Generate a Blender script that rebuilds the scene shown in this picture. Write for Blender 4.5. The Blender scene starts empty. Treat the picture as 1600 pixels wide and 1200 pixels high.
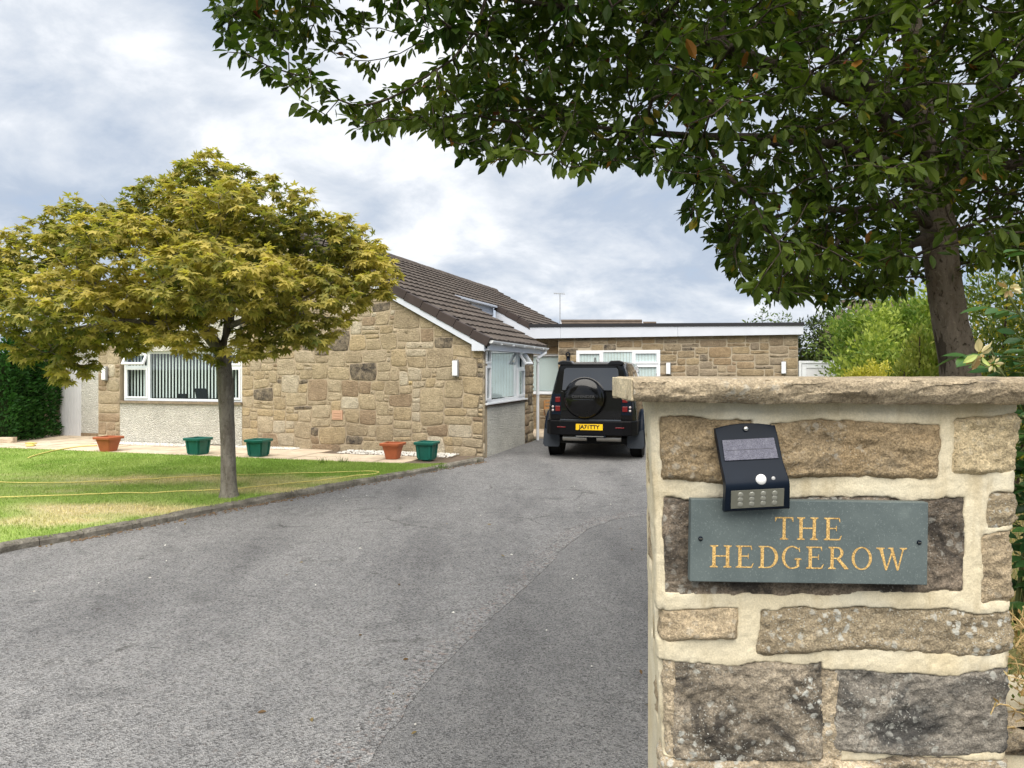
import bpy, bmesh, math, random
import numpy as np
from mathutils import Vector, Matrix, kdtree

R = math.radians
random.seed(7)
RNG = np.random.default_rng(11)
sc = bpy.context.scene
COL = sc.collection

# ------------------------------------------------------------------ camera
F, CX, HY, H = 1150.0, 800.0, 577.0, 1.8          # focal length and horizon in photo pixels, eye height
cam_d = bpy.data.cameras.new('camera')
cam = bpy.data.objects.new('camera', cam_d)
COL.objects.link(cam)
cam.location = (0, 0, H)
cam.rotation_euler = (R(90), 0, 0)
cam_d.sensor_width = 36.0
cam_d.lens = F / 1600 * 36
cam_d.shift_y = -(600 - HY) / 1600
cam_d.clip_start = 0.05
cam_d.clip_end = 3000
sc.camera = cam

# ------------------------------------------------------------------ light
SUN = Vector((-0.10, -0.60, 1.0)).normalized()
world = bpy.data.worlds.new('World')
sc.world = world
world.use_nodes = True
wn = world.node_tree
wn.nodes.clear()
def wnode(t, **kw):
    n = wn.nodes.new(t)
    for k, v in kw.items():
        setattr(n, k, v)
    return n
def wmath(op, a, b=None, clamp=False):
    n = wnode('ShaderNodeMath', operation=op, use_clamp=clamp)
    for i, v in enumerate((a, b)):
        if v is None: continue
        if isinstance(v, (int, float)): n.inputs[i].default_value = v
        else: wn.links.new(v, n.inputs[i])
    return n.outputs[0]
w_out = wnode('ShaderNodeOutputWorld')
w_bg = wnode('ShaderNodeBackground')
w_bg.inputs['Strength'].default_value = 0.1
wn.links.new(w_bg.outputs[0], w_out.inputs[0])
sky = wnode('ShaderNodeTexSky', sky_type='NISHITA', sun_disc=False)
sky.sun_elevation = math.asin(SUN.z)
sky.sun_rotation = math.atan2(SUN.x, SUN.y)
tc = wnode('ShaderNodeTexCoord')
sx = wnode('ShaderNodeSeparateXYZ')
wn.links.new(tc.outputs['Generated'], sx.inputs[0])
zc = wmath('ADD', wmath('MAXIMUM', sx.outputs[2], 0.0), 0.45)
cb = wnode('ShaderNodeCombineXYZ')
wn.links.new(wmath('DIVIDE', sx.outputs[0], zc), cb.inputs[0])
wn.links.new(wmath('DIVIDE', sx.outputs[1], zc), cb.inputs[1])
mp = wnode('ShaderNodeMapping')
mp.inputs['Location'].default_value = (3.1, 1.7, 0.4)
mp.inputs['Rotation'].default_value = (0, 0, 0.5)
mp.inputs['Scale'].default_value = (1.5, 1.7, 1)
wn.links.new(cb.outputs[0], mp.inputs[0])
def wnoise(scale, detail, rough, dist):
    n = wnode('ShaderNodeTexNoise')
    n.inputs['Scale'].default_value = scale
    n.inputs['Detail'].default_value = detail
    n.inputs['Roughness'].default_value = rough
    n.inputs['Distortion'].default_value = dist
    wn.links.new(mp.outputs[0], n.inputs['Vector'])
    return n.outputs['Fac']
big = wnoise(0.9, 4, 0.5, 0.3)
fine = wnoise(2.4, 9, 0.60, 0.25)
cl = wmath('ADD', wmath('MULTIPLY', big, 0.56), wmath('MULTIPLY', fine, 0.50))
rmp = wnode('ShaderNodeValToRGB')
wn.links.new(cl, rmp.inputs[0])
e = rmp.color_ramp.elements
e[0].position = 0.40; e[0].color = (1.65, 2.0, 2.6, 1)
e[1].position = 0.665; e[1].color = (4.4, 4.45, 4.55, 1)
k = e.new(0.495); k.color = (2.1, 2.42, 2.92, 1)
k = e.new(0.575); k.color = (3.0, 3.2, 3.5, 1)
gap = wnode('ShaderNodeMapRange')
gap.inputs[1].default_value = 0.36; gap.inputs[2].default_value = 0.48
gap.inputs[3].default_value = 0.80; gap.inputs[4].default_value = 0.99
wn.links.new(cl, gap.inputs[0])
mx = wnode('ShaderNodeMix', data_type='RGBA')
wn.links.new(gap.outputs[0], mx.inputs[0])
wn.links.new(sky.outputs[0], mx.inputs[6])
wn.links.new(rmp.outputs[0], mx.inputs[7])
wn.links.new(mx.outputs[2], w_bg.inputs['Color'])

sun_d = bpy.data.lights.new('sun', 'SUN')
sun_d.energy = 2.6
sun_d.angle = R(75)
sun_d.color = (1.0, 0.94, 0.84)
sun = bpy.data.objects.new('sun', sun_d)
COL.objects.link(sun)
sun.rotation_euler = (-SUN).to_track_quat('-Z', 'Y').to_euler()

vs = sc.view_settings
vs.view_transform = 'Standard'
vs.look = 'None'
vs.exposure = 1.38
vs.gamma = 1.0
sc.render.engine = 'CYCLES'
sc.cycles.use_denoising = True
sc.cycles.max_bounces = 6
sc.cycles.transparent_max_bounces = 10
sc.cycles.use_adaptive_sampling = True
sc.cycles.adaptive_threshold = 0.015

# ------------------------------------------------------------------ helpers
def at(px, py, Y):
    return Vector(((px - CX) / F * Y, Y, H + (HY - py) / F * Y))

def on_ground(px, py, z=0.0):
    Y = (H - z) * F / (py - HY)
    return Vector(((px - CX) / F * Y, Y, z))

def _hash(ix, iy, iz, seed):
    h = (ix.astype(np.int64) * 374761393 + iy.astype(np.int64) * 668265263 + iz.astype(np.int64) * 2147483647 + seed * 1274126177) & 0xffffffff
    h = ((h ^ (h >> 13)) * 1274126177) & 0xffffffff
    h = ((h ^ (h >> 16)) * 2246822519) & 0xffffffff
    return ((h ^ (h >> 15)) & 0xffffff) / float(0xffffff)

def vnoise(x, y, z, seed=0):
    x, y, z = np.broadcast_arrays(np.asarray(x, float), np.asarray(y, float), np.asarray(z, float))
    xi, yi, zi = np.floor(x), np.floor(y), np.floor(z)
    fx, fy, fz = x - xi, y - yi, z - zi
    fx = fx * fx * (3 - 2 * fx); fy = fy * fy * (3 - 2 * fy); fz = fz * fz * (3 - 2 * fz)
    r = 0
    for dx in (0, 1):
        for dy in (0, 1):
            for dz in (0, 1):
                w = (fx if dx else 1 - fx) * (fy if dy else 1 - fy) * (fz if dz else 1 - fz)
                r = r + w * _hash(xi + dx, yi + dy, zi + dz, seed)
    return r * 2 - 1

def fbm(x, y, z, octv=4, seed=0, gain=0.5):
    s, a, t = 0, 1.0, 0
    for o in range(octv):
        s = s + a * vnoise(x * 2 ** o, y * 2 ** o, z * 2 ** o, seed + o * 17)
        t += a
        a *= gain
    return s / t

def tag(o, label=None, cat=None, group=None, kind=None):
    if label: o['label'] = label
    if cat: o['category'] = cat
    if group: o['group'] = group
    if kind: o['kind'] = kind
    return o

def empty(name, loc=(0, 0, 0), rz=0.0, parent=None):
    o = bpy.data.objects.new(name, None)
    COL.objects.link(o)
    o.location = loc
    o.rotation_euler = (0, 0, rz)
    o.empty_display_size = 0.1
    if parent: o.parent = parent
    return o

def mesh_obj(name, verts, faces, mat, parent=None, smooth=False, bevel=0.0, loc=None, cols=None):
    me = bpy.data.meshes.new(name)
    if isinstance(verts, np.ndarray): verts = verts.tolist()
    if isinstance(faces, np.ndarray): faces = faces.tolist()
    me.from_pydata(verts, [], faces)
    me.update()
    if mat: me.materials.append(mat)
    if smooth:
        me.polygons.foreach_set('use_smooth', np.ones(len(me.polygons), dtype=bool))
    if cols is not None:
        a = me.color_attributes.new('tint', 'FLOAT_COLOR', 'POINT')
        c = np.ones((len(verts), 4), dtype=np.float32)
        c[:, :cols.shape[1]] = cols
        a.data.foreach_set('color', c.ravel())
    o = bpy.data.objects.new(name, me)
    COL.objects.link(o)
    if parent: o.parent = parent
    if loc is not None: o.location = loc
    if bevel:
        b = o.modifiers.new('bevel', 'BEVEL')
        b.width = bevel; b.segments = 2; b.limit_method = 'ANGLE'
    return o

class MB:
    def __init__(s): s.v, s.f = [], []
    def add(s, vs_, fs):
        n = len(s.v)
        s.v += [tuple(p) for p in vs_]
        s.f += [tuple(i + n for i in q) for q in fs]
        return s
    def box(s, x0, x1, y0, y1, z0, z1):
        v = [(x0,y0,z0),(x1,y0,z0),(x1,y1,z0),(x0,y1,z0),(x0,y0,z1),(x1,y0,z1),(x1,y1,z1),(x0,y1,z1)]
        return s.add(v, [(0,3,2,1),(4,5,6,7),(0,1,5,4),(1,2,6,5),(2,3,7,6),(3,0,4,7)])
    def prism(s, poly, a0, a1, axis='y'):
        """poly in the plane normal to axis, extruded from a0 to a1"""
        n = len(poly)
        def P(p, a):
            return {'y': (p[0], a, p[1]), 'x': (a, p[0], p[1]), 'z': (p[0], p[1], a)}[axis]
        v = [P(p, a0) for p in poly] + [P(p, a1) for p in poly]
        f = [tuple(range(n)), tuple(reversed(range(n, 2 * n)))]
        f += [(i, i + n, (i + 1) % n + n, (i + 1) % n) for i in range(n)]
        return s.add(v, f)
    def tube(s, pts, rad, sides=6, cap=True):
        pts = [Vector(p) for p in pts]
        if not hasattr(rad, '__len__'): rad = [rad] * len(pts)
        n0 = len(s.v)
        up = Vector((0.31, 0.17, 0.93))
        for i, p in enumerate(pts):
            d = (pts[min(i + 1, len(pts) - 1)] - pts[max(i - 1, 0)])
            if d.length < 1e-9: d = Vector((0, 0, 1))
            d.normalize()
            a = d.cross(up)
            if a.length < 1e-3: a = d.cross(Vector((1, 0, 0)))
            a.normalize()
            b = d.cross(a); up = -b if False else up
            for k in range(sides):
                t = 2 * math.pi * k / sides
                s.v.append(tuple(p + (a * math.cos(t) + b * math.sin(t)) * rad[i]))
        for i in range(len(pts) - 1):
            for k in range(sides):
                k2 = (k + 1) % sides
                s.f.append((n0 + i * sides + k, n0 + i * sides + k2, n0 + (i + 1) * sides + k2, n0 + (i + 1) * sides + k))
        if cap:
            s.f.append(tuple(n0 + k for k in reversed(range(sides))))
            s.f.append(tuple(n0 + (len(pts) - 1) * sides + k for k in range(sides)))
        return s
    def lathe(s, prof, segs=24, origin=(0, 0, 0), axis='z'):
        n0 = len(s.v)
        o = Vector(origin)
        for r, h in prof:
            for k in range(segs):
                t = 2 * math.pi * k / segs
                c, d = r * math.cos(t), r * math.sin(t)
                p = {'z': (c, d, h), 'y': (c, h, d), 'x': (h, c, d)}[axis]
                s.v.append(tuple(o + Vector(p)))
        for i in range(len(prof) - 1):
            for k in range(segs):
                k2 = (k + 1) % segs
                s.f.append((n0 + i * segs + k, n0 + i * segs + k2, n0 + (i + 1) * segs + k2, n0 + (i + 1) * segs + k))
        s.f.append(tuple(n0 + k for k in reversed(range(segs))))
        s.f.append(tuple(n0 + (len(prof) - 1) * segs + k for k in range(segs)))
        return s
    def build(s, name, mat, parent=None, smooth=False, bevel=0.0, loc=None):
        return mesh_obj(name, s.v, s.f, mat, parent, smooth, bevel, loc)

def grid_faces(nu, nv, off=0):
    i = np.arange(nu - 1)[:, None] * nv + np.arange(nv - 1)[None, :] + off
    return np.stack([i, i + nv, i + nv + 1, i + 1], -1).reshape(-1, 4)

def auto_smooth(o, ang=40):
    me = o.data
    me.polygons.foreach_set('use_smooth', np.ones(len(me.polygons), dtype=bool))
    bm = bmesh.new(); bm.from_mesh(me)
    for ed in bm.edges:
        if len(ed.link_faces) == 2 and ed.calc_face_angle(0) > R(ang): ed.smooth = False
    bm.to_mesh(me); bm.free()

# ------------------------------------------------------------------ materials
class Mat:
    def __init__(s, name, rough=0.8, spec=0.3, color=None, metallic=0.0, coat=0.0):
        s.m = bpy.data.materials.new(name)
        s.m.use_nodes = True
        s.nt = s.m.node_tree
        s.b = s.nt.nodes['Principled BSDF']
        s.out = s.nt.nodes['Material Output']
        s.b.inputs['Roughness'].default_value = rough
        s.b.inputs['Specular IOR Level'].default_value = spec
        s.b.inputs['Metallic'].default_value = metallic
        s.b.inputs['Coat Weight'].default_value = coat
        if color: s.b.inputs['Base Color'].default_value = (*color, 1)
        s._pos = None
    def node(s, t, **kw):
        n = s.nt.nodes.new(t)
        for k_, v in kw.items(): setattr(n, k_, v)
        return n
    def put(s, sock, v):
        if isinstance(v, (int, float)):
            sock.default_value = v
        elif isinstance(v, tuple):
            sock.default_value = (*v, 1) if len(v) == 3 and sock.type == 'RGBA' else v
        else:
            s.nt.links.new(v, sock)
    def pos(s):
        if s._pos is None: s._pos = s.node('ShaderNodeNewGeometry').outputs['Position']
        return s._pos
    def map(s, scale, loc=(0, 0, 0), rot=(0, 0, 0), vec=None):
        n = s.node('ShaderNodeMapping')
        n.inputs['Scale'].default_value = scale
        n.inputs['Location'].default_value = loc
        n.inputs['Rotation'].default_value = rot
        s.nt.links.new(vec or s.pos(), n.inputs[0])
        return n.outputs[0]
    def noise(s, scale, detail=4, rough=0.55, vec=None, dist=0.0):
        n = s.node('ShaderNodeTexNoise')
        n.inputs['Scale'].default_value = scale
        n.inputs['Detail'].default_value = detail
        n.inputs['Roughness'].default_value = rough
        n.inputs['Distortion'].default_value = dist
        s.nt.links.new(vec or s.pos(), n.inputs['Vector'])
        return n.outputs['Fac']
    def vor(s, scale, feature='F1', vec=None, out='Distance', rnd=1.0):
        n = s.node('ShaderNodeTexVoronoi', feature=feature)
        n.inputs['Scale'].default_value = scale
        n.inputs['Randomness'].default_value = rnd
        s.nt.links.new(vec or s.pos(), n.inputs['Vector'])
        return n.outputs[out]
    def ramp(s, fac, stops, interp='LINEAR'):
        n = s.node('ShaderNodeValToRGB')
        el = n.color_ramp.elements
        n.color_ramp.interpolation = interp
        for i, (p, c) in enumerate(stops):
            if isinstance(c, (int, float)): c = (c, c, c)
            t = el[i] if i < 2 else el.new(p)
            t.position = p; t.color = (*c, 1)
        s.put(n.inputs[0], fac)
        return n.outputs[0]
    def mix(s, fac, a, b, mode='MIX'):
        n = s.node('ShaderNodeMix', data_type='RGBA', blend_type=mode)
        s.put(n.inputs[0], fac); s.put(n.inputs[6], a); s.put(n.inputs[7], b)
        return n.outputs[2]
    def math(s, op, a, b=0.0, clamp=False):
        n = s.node('ShaderNodeMath', operation=op, use_clamp=clamp)
        s.put(n.inputs[0], a); s.put(n.inputs[1], b)
        return n.outputs[0]
    def rng(s, v, a, b, c=0.0, d=1.0):
        n = s.node('ShaderNodeMapRange')
        s.put(n.inputs[0], v)
        for i, t in enumerate((a, b, c, d)): n.inputs[i + 1].default_value = t
        return n.outputs[0]
    def rand(s):
        return s.node('ShaderNodeObjectInfo').outputs['Random']
    def attr(s, name='tint'):
        return s.node('ShaderNodeAttribute', attribute_name=name).outputs['Color']
    def color(s, v): s.put(s.b.inputs['Base Color'], v); return s
    def roughness(s, v): s.put(s.b.inputs['Roughness'], v); return s
    def bump(s, h, strength=0.5, dist=0.01):
        n = s.node('ShaderNodeBump')
        n.inputs['Strength'].default_value = strength
        n.inputs['Distance'].default_value = dist
        s.put(n.inputs['Height'], h)
        s.nt.links.new(n.outputs[0], s.b.inputs['Normal'])
        return s

def plain(name, color, rough=0.6, spec=0.3, var=0.08, vscale=6.0, **kw):
    """one colour with slight mottling and dirt"""
    m = Mat(name, rough, spec, **kw)
    n = m.noise(vscale, 5, 0.6)
    c = tuple(color)
    m.color(m.ramp(n, [(0.3, tuple(x * (1 - var) for x in c)), (0.7, tuple(min(1, x * (1 + var)) for x in c))]))
    return m.m

def leaf_mat(name, trans=0.35, gloss=0.35, rough=0.45):
    m = Mat(name, rough, gloss)
    c = m.attr()
    m.color(c)
    t = m.node('ShaderNodeBsdfTranslucent')
    g = m.mix(1.0, c, (1.0, 1.15, 0.55), 'MULTIPLY')
    m.nt.links.new(g, t.inputs[0])
    ms = m.node('ShaderNodeMixShader')
    ms.inputs[0].default_value = trans
    m.nt.links.new(m.b.outputs[0], ms.inputs[1])
    m.nt.links.new(t.outputs[0], ms.inputs[2])
    m.nt.links.new(ms.outputs[0], m.out.inputs[0])
    return m.m

def glass_mat(name, tint=(0.9, 0.95, 0.95), refl=0.06):
    m = Mat(name)
    tr = m.node('ShaderNodeBsdfTransparent'); tr.inputs[0].default_value = (*tint, 1)
    gl = m.node('ShaderNodeBsdfGlossy'); gl.inputs['Roughness'].default_value = 0.015
    gl.inputs[0].default_value = (0.95, 0.97, 1, 1)
    fr = m.node('ShaderNodeLayerWeight'); fr.inputs[0].default_value = 0.5
    f = m.math('ADD', m.math('MULTIPLY', m.math('POWER', fr.outputs['Facing'], 4.0), 0.8), refl, True)
    ms = m.node('ShaderNodeMixShader')
    m.nt.links.new(f, ms.inputs[0])
    m.nt.links.new(tr.outputs[0], ms.inputs[1]); m.nt.links.new(gl.outputs[0], ms.inputs[2])
    m.nt.links.new(ms.outputs[0], m.out.inputs[0])
    return m.m

def asphalt(name, lo, hi, scale, warm=0.0, rough_bump=0.6):
    m = Mat(name, 0.9, 0.25)
    cell = m.vor(scale, out='Color')
    g = m.node('ShaderNodeSeparateColor'); m.nt.links.new(cell, g.inputs[0])
    base = m.ramp(g.outputs[0], [(0.0, lo * 0.5), (0.45, (lo + hi) / 2), (1.0, hi * 1.15)])
    big = m.noise(0.55, 6, 0.6, vec=m.map((1.5, 0.42, 1), rot=(0, 0, 0.25)))
    base = m.mix(1.0, base, m.ramp(big, [(0.28, (0.60, 0.60, 0.615)), (0.5, (1.0, 0.995, 0.995)), (0.72, (1.26, 1.245, 1.23))]), 'MULTIPLY')
    med = m.noise(7, 5, 0.65)
    base = m.mix(1.0, base, m.ramp(med, [(0.3, (0.86, 0.86, 0.87)), (0.7, (1.12, 1.11, 1.1))]), 'MULTIPLY')
    if warm:
        w = m.rng(m.noise(24, 4, 0.65), 0.60 - 0.08 * warm, 0.72 - 0.06 * warm)
        base = m.mix(m.math('MULTIPLY', w, warm), base, (0.27, 0.20, 0.17))
    spots = m.rng(m.vor(3.0, vec=m.map((1, 1, 1), loc=(5.3, 2.2, 0))), 0.0, 0.05, 1.0, 0.0)
    base = m.mix(m.math('MULTIPLY', m.rng(spots, 0.35, 0.5), 0.5), base, (0.42, 0.41, 0.38))
    blot = m.noise(1.7, 6, 0.7, vec=m.map((1, 1, 1), loc=(11, 4, 0)), dist=0.6)
    base = m.mix(m.math('MULTIPLY', m.rng(blot, 0.56, 0.70), 0.38), base, (0.06, 0.06, 0.062))
    ck = m.vor(0.9, 'DISTANCE_TO_EDGE', vec=m.map((1, 1, 0.01), loc=(2.3, 0.4, 0)))
    ckd = m.math('ADD', ck, m.math('MULTIPLY', m.math('SUBTRACT', m.noise(9, 5, 0.7), 0.5), 0.16))
    crack = m.math('MULTIPLY', m.rng(m.math('ABSOLUTE', ckd), 0.004, 0.016, 1.0, 0.0), m.rng(m.noise(0.8, 3, 0.5, vec=m.map((1, 1, 1), loc=(6, 7, 0))), 0.55, 0.62))
    base = m.mix(m.math('MULTIPLY', crack, 0.55), base, (0.035, 0.033, 0.03))
    m.color(base)
    h = m.math('ADD', m.vor(scale), m.math('MULTIPLY', m.noise(scale * 0.3, 4), 0.9))
    m.bump(h, rough_bump, 0.012)
    return m.m

def sandstone(name, a, b, dark=0.0, lichen=0.0, darkcol=(0.035, 0.032, 0.03), pale=0.0, seed=0.0, bump=1.0):
    m = Mat(name, 0.92, 0.2)
    loc = (seed * 3.7, seed * 1.3, seed * 2.1)
    v = m.map((1, 1, 1), loc=loc)
    n1 = m.noise(9, 6, 0.62, vec=v, dist=0.4)
    streak = m.noise(14, 5, 0.6, vec=m.map((0.7, 1, 2.6), loc=loc, rot=(0, 0.25, 0)))
    c = m.mix(m.rng(n1, 0.32, 0.68), a, b)
    c = m.mix(1.0, c, m.ramp(streak, [(0.3, (0.70, 0.68, 0.66)), (0.68, (1.25, 1.22, 1.18))]), 'MULTIPLY')
    grain = m.noise(330, 3, 0.7, vec=v)
    c = m.mix(1.0, c, m.ramp(grain, [(0.3, 0.52), (0.7, 1.42)]), 'MULTIPLY')
    c = m.mix(1.0, c, m.ramp(m.noise(110, 5, 0.72, vec=v), [(0.3, 0.72), (0.7, 1.22)]), 'MULTIPLY')
    if pale:
        p = m.rng(m.noise(17, 5, 0.6, vec=m.map((1, 1, 1), loc=(loc[0] + 9, 3, 1))), 0.60, 0.68)
        c = m.mix(m.math('MULTIPLY', p, pale), c, (0.55, 0.5, 0.40))
    if dark:
        d = m.noise(7.5, 8, 0.68, vec=m.map((1, 1, 1.3), loc=(loc[0] + 4, 1, 7)), dist=0.7)
        c = m.mix(m.math('MULTIPLY', m.rng(d, 0.60 - 0.26 * dark, 0.72 - 0.26 * dark), 0.86), c, darkcol)
        d2 = m.rng(m.noise(85, 4, 0.7, vec=v), 0.5, 0.66)
        c = m.mix(m.math('MULTIPLY', d2, 0.45 * dark), c, darkcol)
    if lichen:
        w = m.noise(60, 3, 0.6, vec=v)
        vv = m.node('ShaderNodeVectorMath', operation='ADD')
        m.nt.links.new(v, vv.inputs[0])
        sc_ = m.node('ShaderNodeVectorMath', operation='SCALE'); sc_.inputs[3].default_value = 0.013
        cn = m.node('ShaderNodeTexNoise'); cn.inputs['Scale'].default_value = 90; m.nt.links.new(v, cn.inputs['Vector'])
        m.nt.links.new(cn.outputs['Color'], sc_.inputs[0]); m.nt.links.new(sc_.outputs[0], vv.inputs[1])
        clump = m.rng(m.noise(8, 4, 0.6, vec=m.map((1, 1, 1), loc=(loc[0] + 2, 8, 3))), 0.46, 0.56)
        s1 = m.rng(m.vor(62, vec=vv.outputs[0]), 0.24, 0.36, 1.0, 0.0)
        s2 = m.rng(m.vor(190, vec=vv.outputs[0]), 0.16, 0.28, 1.0, 0.0)
        sp = m.math('MAXIMUM', m.math('MULTIPLY', s1, clump), m.math('MULTIPLY', s2, m.rng(clump, 0.0, 1.0, 0.25, 0.9)))
        c = m.mix(m.math('MULTIPLY', sp, lichen), c, m.mix(w, (0.46, 0.46, 0.42), (0.66, 0.66, 0.60)))
    m.color(c)
    h = m.math('ADD', m.math('MULTIPLY', m.noise(38, 8, 0.68, vec=v), 1.0), m.math('MULTIPLY', grain, 0.28))
    m.bump(h, bump, 0.012)
    return m.m

def wall_stone(name, cols, stain=0.35):
    m = Mat(name, 0.92, 0.2)
    c = m.ramp(m.rand(), [(i / (len(cols) - 1) * 0.98, q) for i, q in enumerate(cols)], 'CONSTANT' if False else 'LINEAR')
    v = m.map((1, 1, 1))
    c = m.mix(1.0, c, m.ramp(m.noise(6, 6, 0.65), [(0.28, (0.76, 0.74, 0.71)), (0.7, (1.16, 1.15, 1.12))]), 'MULTIPLY')
    c = m.mix(1.0, c, m.ramp(m.noise(38, 4, 0.65), [(0.3, 0.72), (0.7, 1.25)]), 'MULTIPLY')
    if stain:
        d = m.noise(2.6, 6, 0.7, vec=m.map((1, 1, 1.6), loc=(3, 9, 2)), dist=0.6)
        c = m.mix(m.math('MULTIPLY', m.rng(d, 0.63, 0.69), stain), c, (0.05, 0.045, 0.04))
        d3 = m.noise(6.5, 6, 0.72, vec=m.map((0.8, 0.8, 1.8), loc=(13, 2, 5)), dist=0.9)
        c = m.mix(m.math('MULTIPLY', m.rng(d3, 0.64, 0.70), min(1.0, stain * 1.5)), c, (0.09, 0.075, 0.06))
    m.color(c)
    m.bump(m.math('ADD', m.noise(13, 7, 0.72, vec=m.map((1, 1, 1.7), rot=(0.3, 0.5, 0)), dist=1.2), m.math('MULTIPLY', m.noise(70, 3), 0.4)), 1.0, 0.05)
    return m.m

M = {}
M['stone'] = wall_stone('house stone', [(0.41, 0.335, 0.225), (0.49, 0.405, 0.275), (0.44, 0.37, 0.265), (0.52, 0.435, 0.31), (0.38, 0.31, 0.215), (0.49, 0.39, 0.245), (0.45, 0.375, 0.27), (0.59, 0.53, 0.42)])
M['stone_yellow'] = wall_stone('yellow house stone', [(0.52, 0.41, 0.21), (0.50, 0.40, 0.23)], 0.1)
m = Mat('blackened house stone', 0.92, 0.2)
c = m.mix(m.rng(m.noise(8, 8, 0.75, dist=0.3), 0.36, 0.66), (0.045, 0.04, 0.038), (0.33, 0.27, 0.19))
c = m.mix(1.0, c, m.ramp(m.noise(38, 4, 0.65), [(0.3, 0.65), (0.7, 1.25)]), 'MULTIPLY')
m.color(c); m.bump(m.noise(16, 7, 0.7, dist=0.8), 0.9, 0.035)
M['stone_dark'] = m.m
M['stone_brown'] = wall_stone('brown house stone', [(0.33, 0.25, 0.17), (0.38, 0.29, 0.20)], 0.3)
M['wing_stone'] = wall_stone('coursed wing stone', [(0.35, 0.265, 0.165), (0.31, 0.245, 0.165), (0.41, 0.32, 0.20), (0.37, 0.305, 0.225), (0.38, 0.275, 0.165), (0.30, 0.25, 0.19), (0.43, 0.35, 0.245)], 0.3)
M['mortar_house'] = plain('house mortar', (0.385, 0.315, 0.225), 0.95, 0.1, 0.15, 5)
M['mortar_wing'] = plain('wing mortar', (0.38, 0.32, 0.235), 0.95, 0.1, 0.12, 5)

def pebbledash(name, c0, c1):
    m = Mat(name, 0.95, 0.15)
    g = m.node('ShaderNodeSeparateColor'); m.nt.links.new(m.vor(42, out='Color'), g.inputs[0])
    c = m.mix(g.outputs[0], c0, c1)
    c = m.mix(1.0, c, m.ramp(m.noise(1.6, 5, 0.6), [(0.3, 0.84), (0.7, 1.1)]), 'MULTIPLY')
    c = m.mix(1.0, c, m.ramp(m.noise(45, 4, 0.7), [(0.35, 0.74), (0.62, 1.10)]), 'MULTIPLY')
    m.color(c)
    m.bump(m.math('SUBTRACT', 1.0, m.vor(42)), 1.0, 0.04)
    return m.m
M['render'] = pebbledash('cream pebbledash', (0.58, 0.565, 0.50), (0.76, 0.745, 0.67))
M['render_grey_lifted'] = pebbledash('lifted grey pebbledash', (0.64, 0.63, 0.57), (0.80, 0.79, 0.73))  # albedo lifted to make up for the shade on the side wall
M['upvc'] = plain('white upvc', (0.74, 0.76, 0.79), 0.35, 0.4, 0.03, 3)
M['fascia'] = plain('white fascia', (0.57, 0.60, 0.67), 0.45, 0.3, 0.05, 2)
M['white_door'] = plain('white painted boards', (0.68, 0.68, 0.70), 0.5, 0.3, 0.05, 3)
M['glass'] = glass_mat('window glass', (0.94, 0.97, 0.97), 0.045)
M['room'] = plain('dark room', (0.010, 0.018, 0.021), 0.9, 0.1)
M['blind'] = plain('blind fabric', (0.74, 0.78, 0.78), 0.9, 0.1, 0.04, 2)
M['black_felt'] = plain('black roof edge', (0.02, 0.02, 0.024), 0.6, 0.3)
M['black_plastic'] = plain('black plastic', (0.006, 0.010, 0.018), 0.36, 0.09, 0.15, 9)
M['grey_plastic'] = plain('grey lamp housing', (0.24, 0.24, 0.24), 0.5)
m = Mat('roof tile', 0.95, 0.15)
c = m.ramp(m.noise(3.0, 6, 0.65), [(0.3, (0.068, 0.056, 0.049)), (0.55, (0.102, 0.085, 0.074)), (0.75, (0.15, 0.128, 0.11))])
c = m.mix(m.math('MULTIPLY', m.rng(m.noise(1.1, 4, 0.6), 0.60, 0.72), 0.5), c, (0.16, 0.095, 0.06))
c = m.mix(m.math('MULTIPLY', m.rng(m.noise(55, 3, 0.6), 0.66, 0.72), 0.7), c, (0.30, 0.28, 0.23))
m.color(c); m.bump(m.noise(60, 4), 0.5, 0.01)
M['tile'] = m.m
M['verge'] = plain('verge unit', (0.052, 0.040, 0.037), 0.7, 0.2, 0.15, 4)
M['far_tile'] = plain('far roof tile', (0.11, 0.088, 0.072), 0.9, 0.1, 0.2, 2)
M['far_brick'] = plain('far wall', (0.34, 0.26, 0.19), 0.9, 0.1, 0.1, 2)
M['terracotta'] = plain('terracotta plastic', (0.36, 0.105, 0.045), 0.55, 0.3, 0.14, 6)
M['green_plastic'] = plain('green plastic', (0.010, 0.115, 0.088), 0.45, 0.35, 0.12, 6)
M['soil'] = plain('soil', (0.07, 0.05, 0.035), 0.95, 0.1, 0.3, 30)
M['pebble'] = Mat('white pebble', 0.8); M['pebble'].color(M['pebble'].ramp(M['pebble'].noise(40, 2), [(0.35, (0.40, 0.38, 0.34)), (0.65, (0.72, 0.70, 0.66))])); M['pebble'] = M['pebble'].m
m = Mat('paving slab', 0.9, 0.2)
c = m.ramp(m.rand(), [(0.0, (0.50, 0.41, 0.30)), (0.5, (0.57, 0.48, 0.37)), (1.0, (0.54, 0.44, 0.33))])
c = m.mix(1.0, c, m.ramp(m.noise(5, 6, 0.65), [(0.3, 0.78), (0.7, 1.15)]), 'MULTIPLY')
m.color(c); m.bump(m.noise(50, 4), 0.3, 0.01)
M['slab'] = m.m
M['paving_bed'] = plain('paving bed', (0.14, 0.11, 0.085), 0.95, 0.1, 0.2, 12)
m = Mat('concrete kerb', 0.95, 0.15)
c = m.ramp(m.noise(5, 6, 0.7), [(0.3, (0.11, 0.10, 0.082)), (0.5, (0.24, 0.22, 0.185)), (0.72, (0.42, 0.39, 0.33))])
c = m.mix(m.math('MULTIPLY', m.rng(m.noise(16, 5, 0.7), 0.55, 0.65), 0.6), c, (0.09, 0.085, 0.06))
m.color(c); m.bump(m.noise(28, 7, 0.75), 1.0, 0.05)
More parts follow.
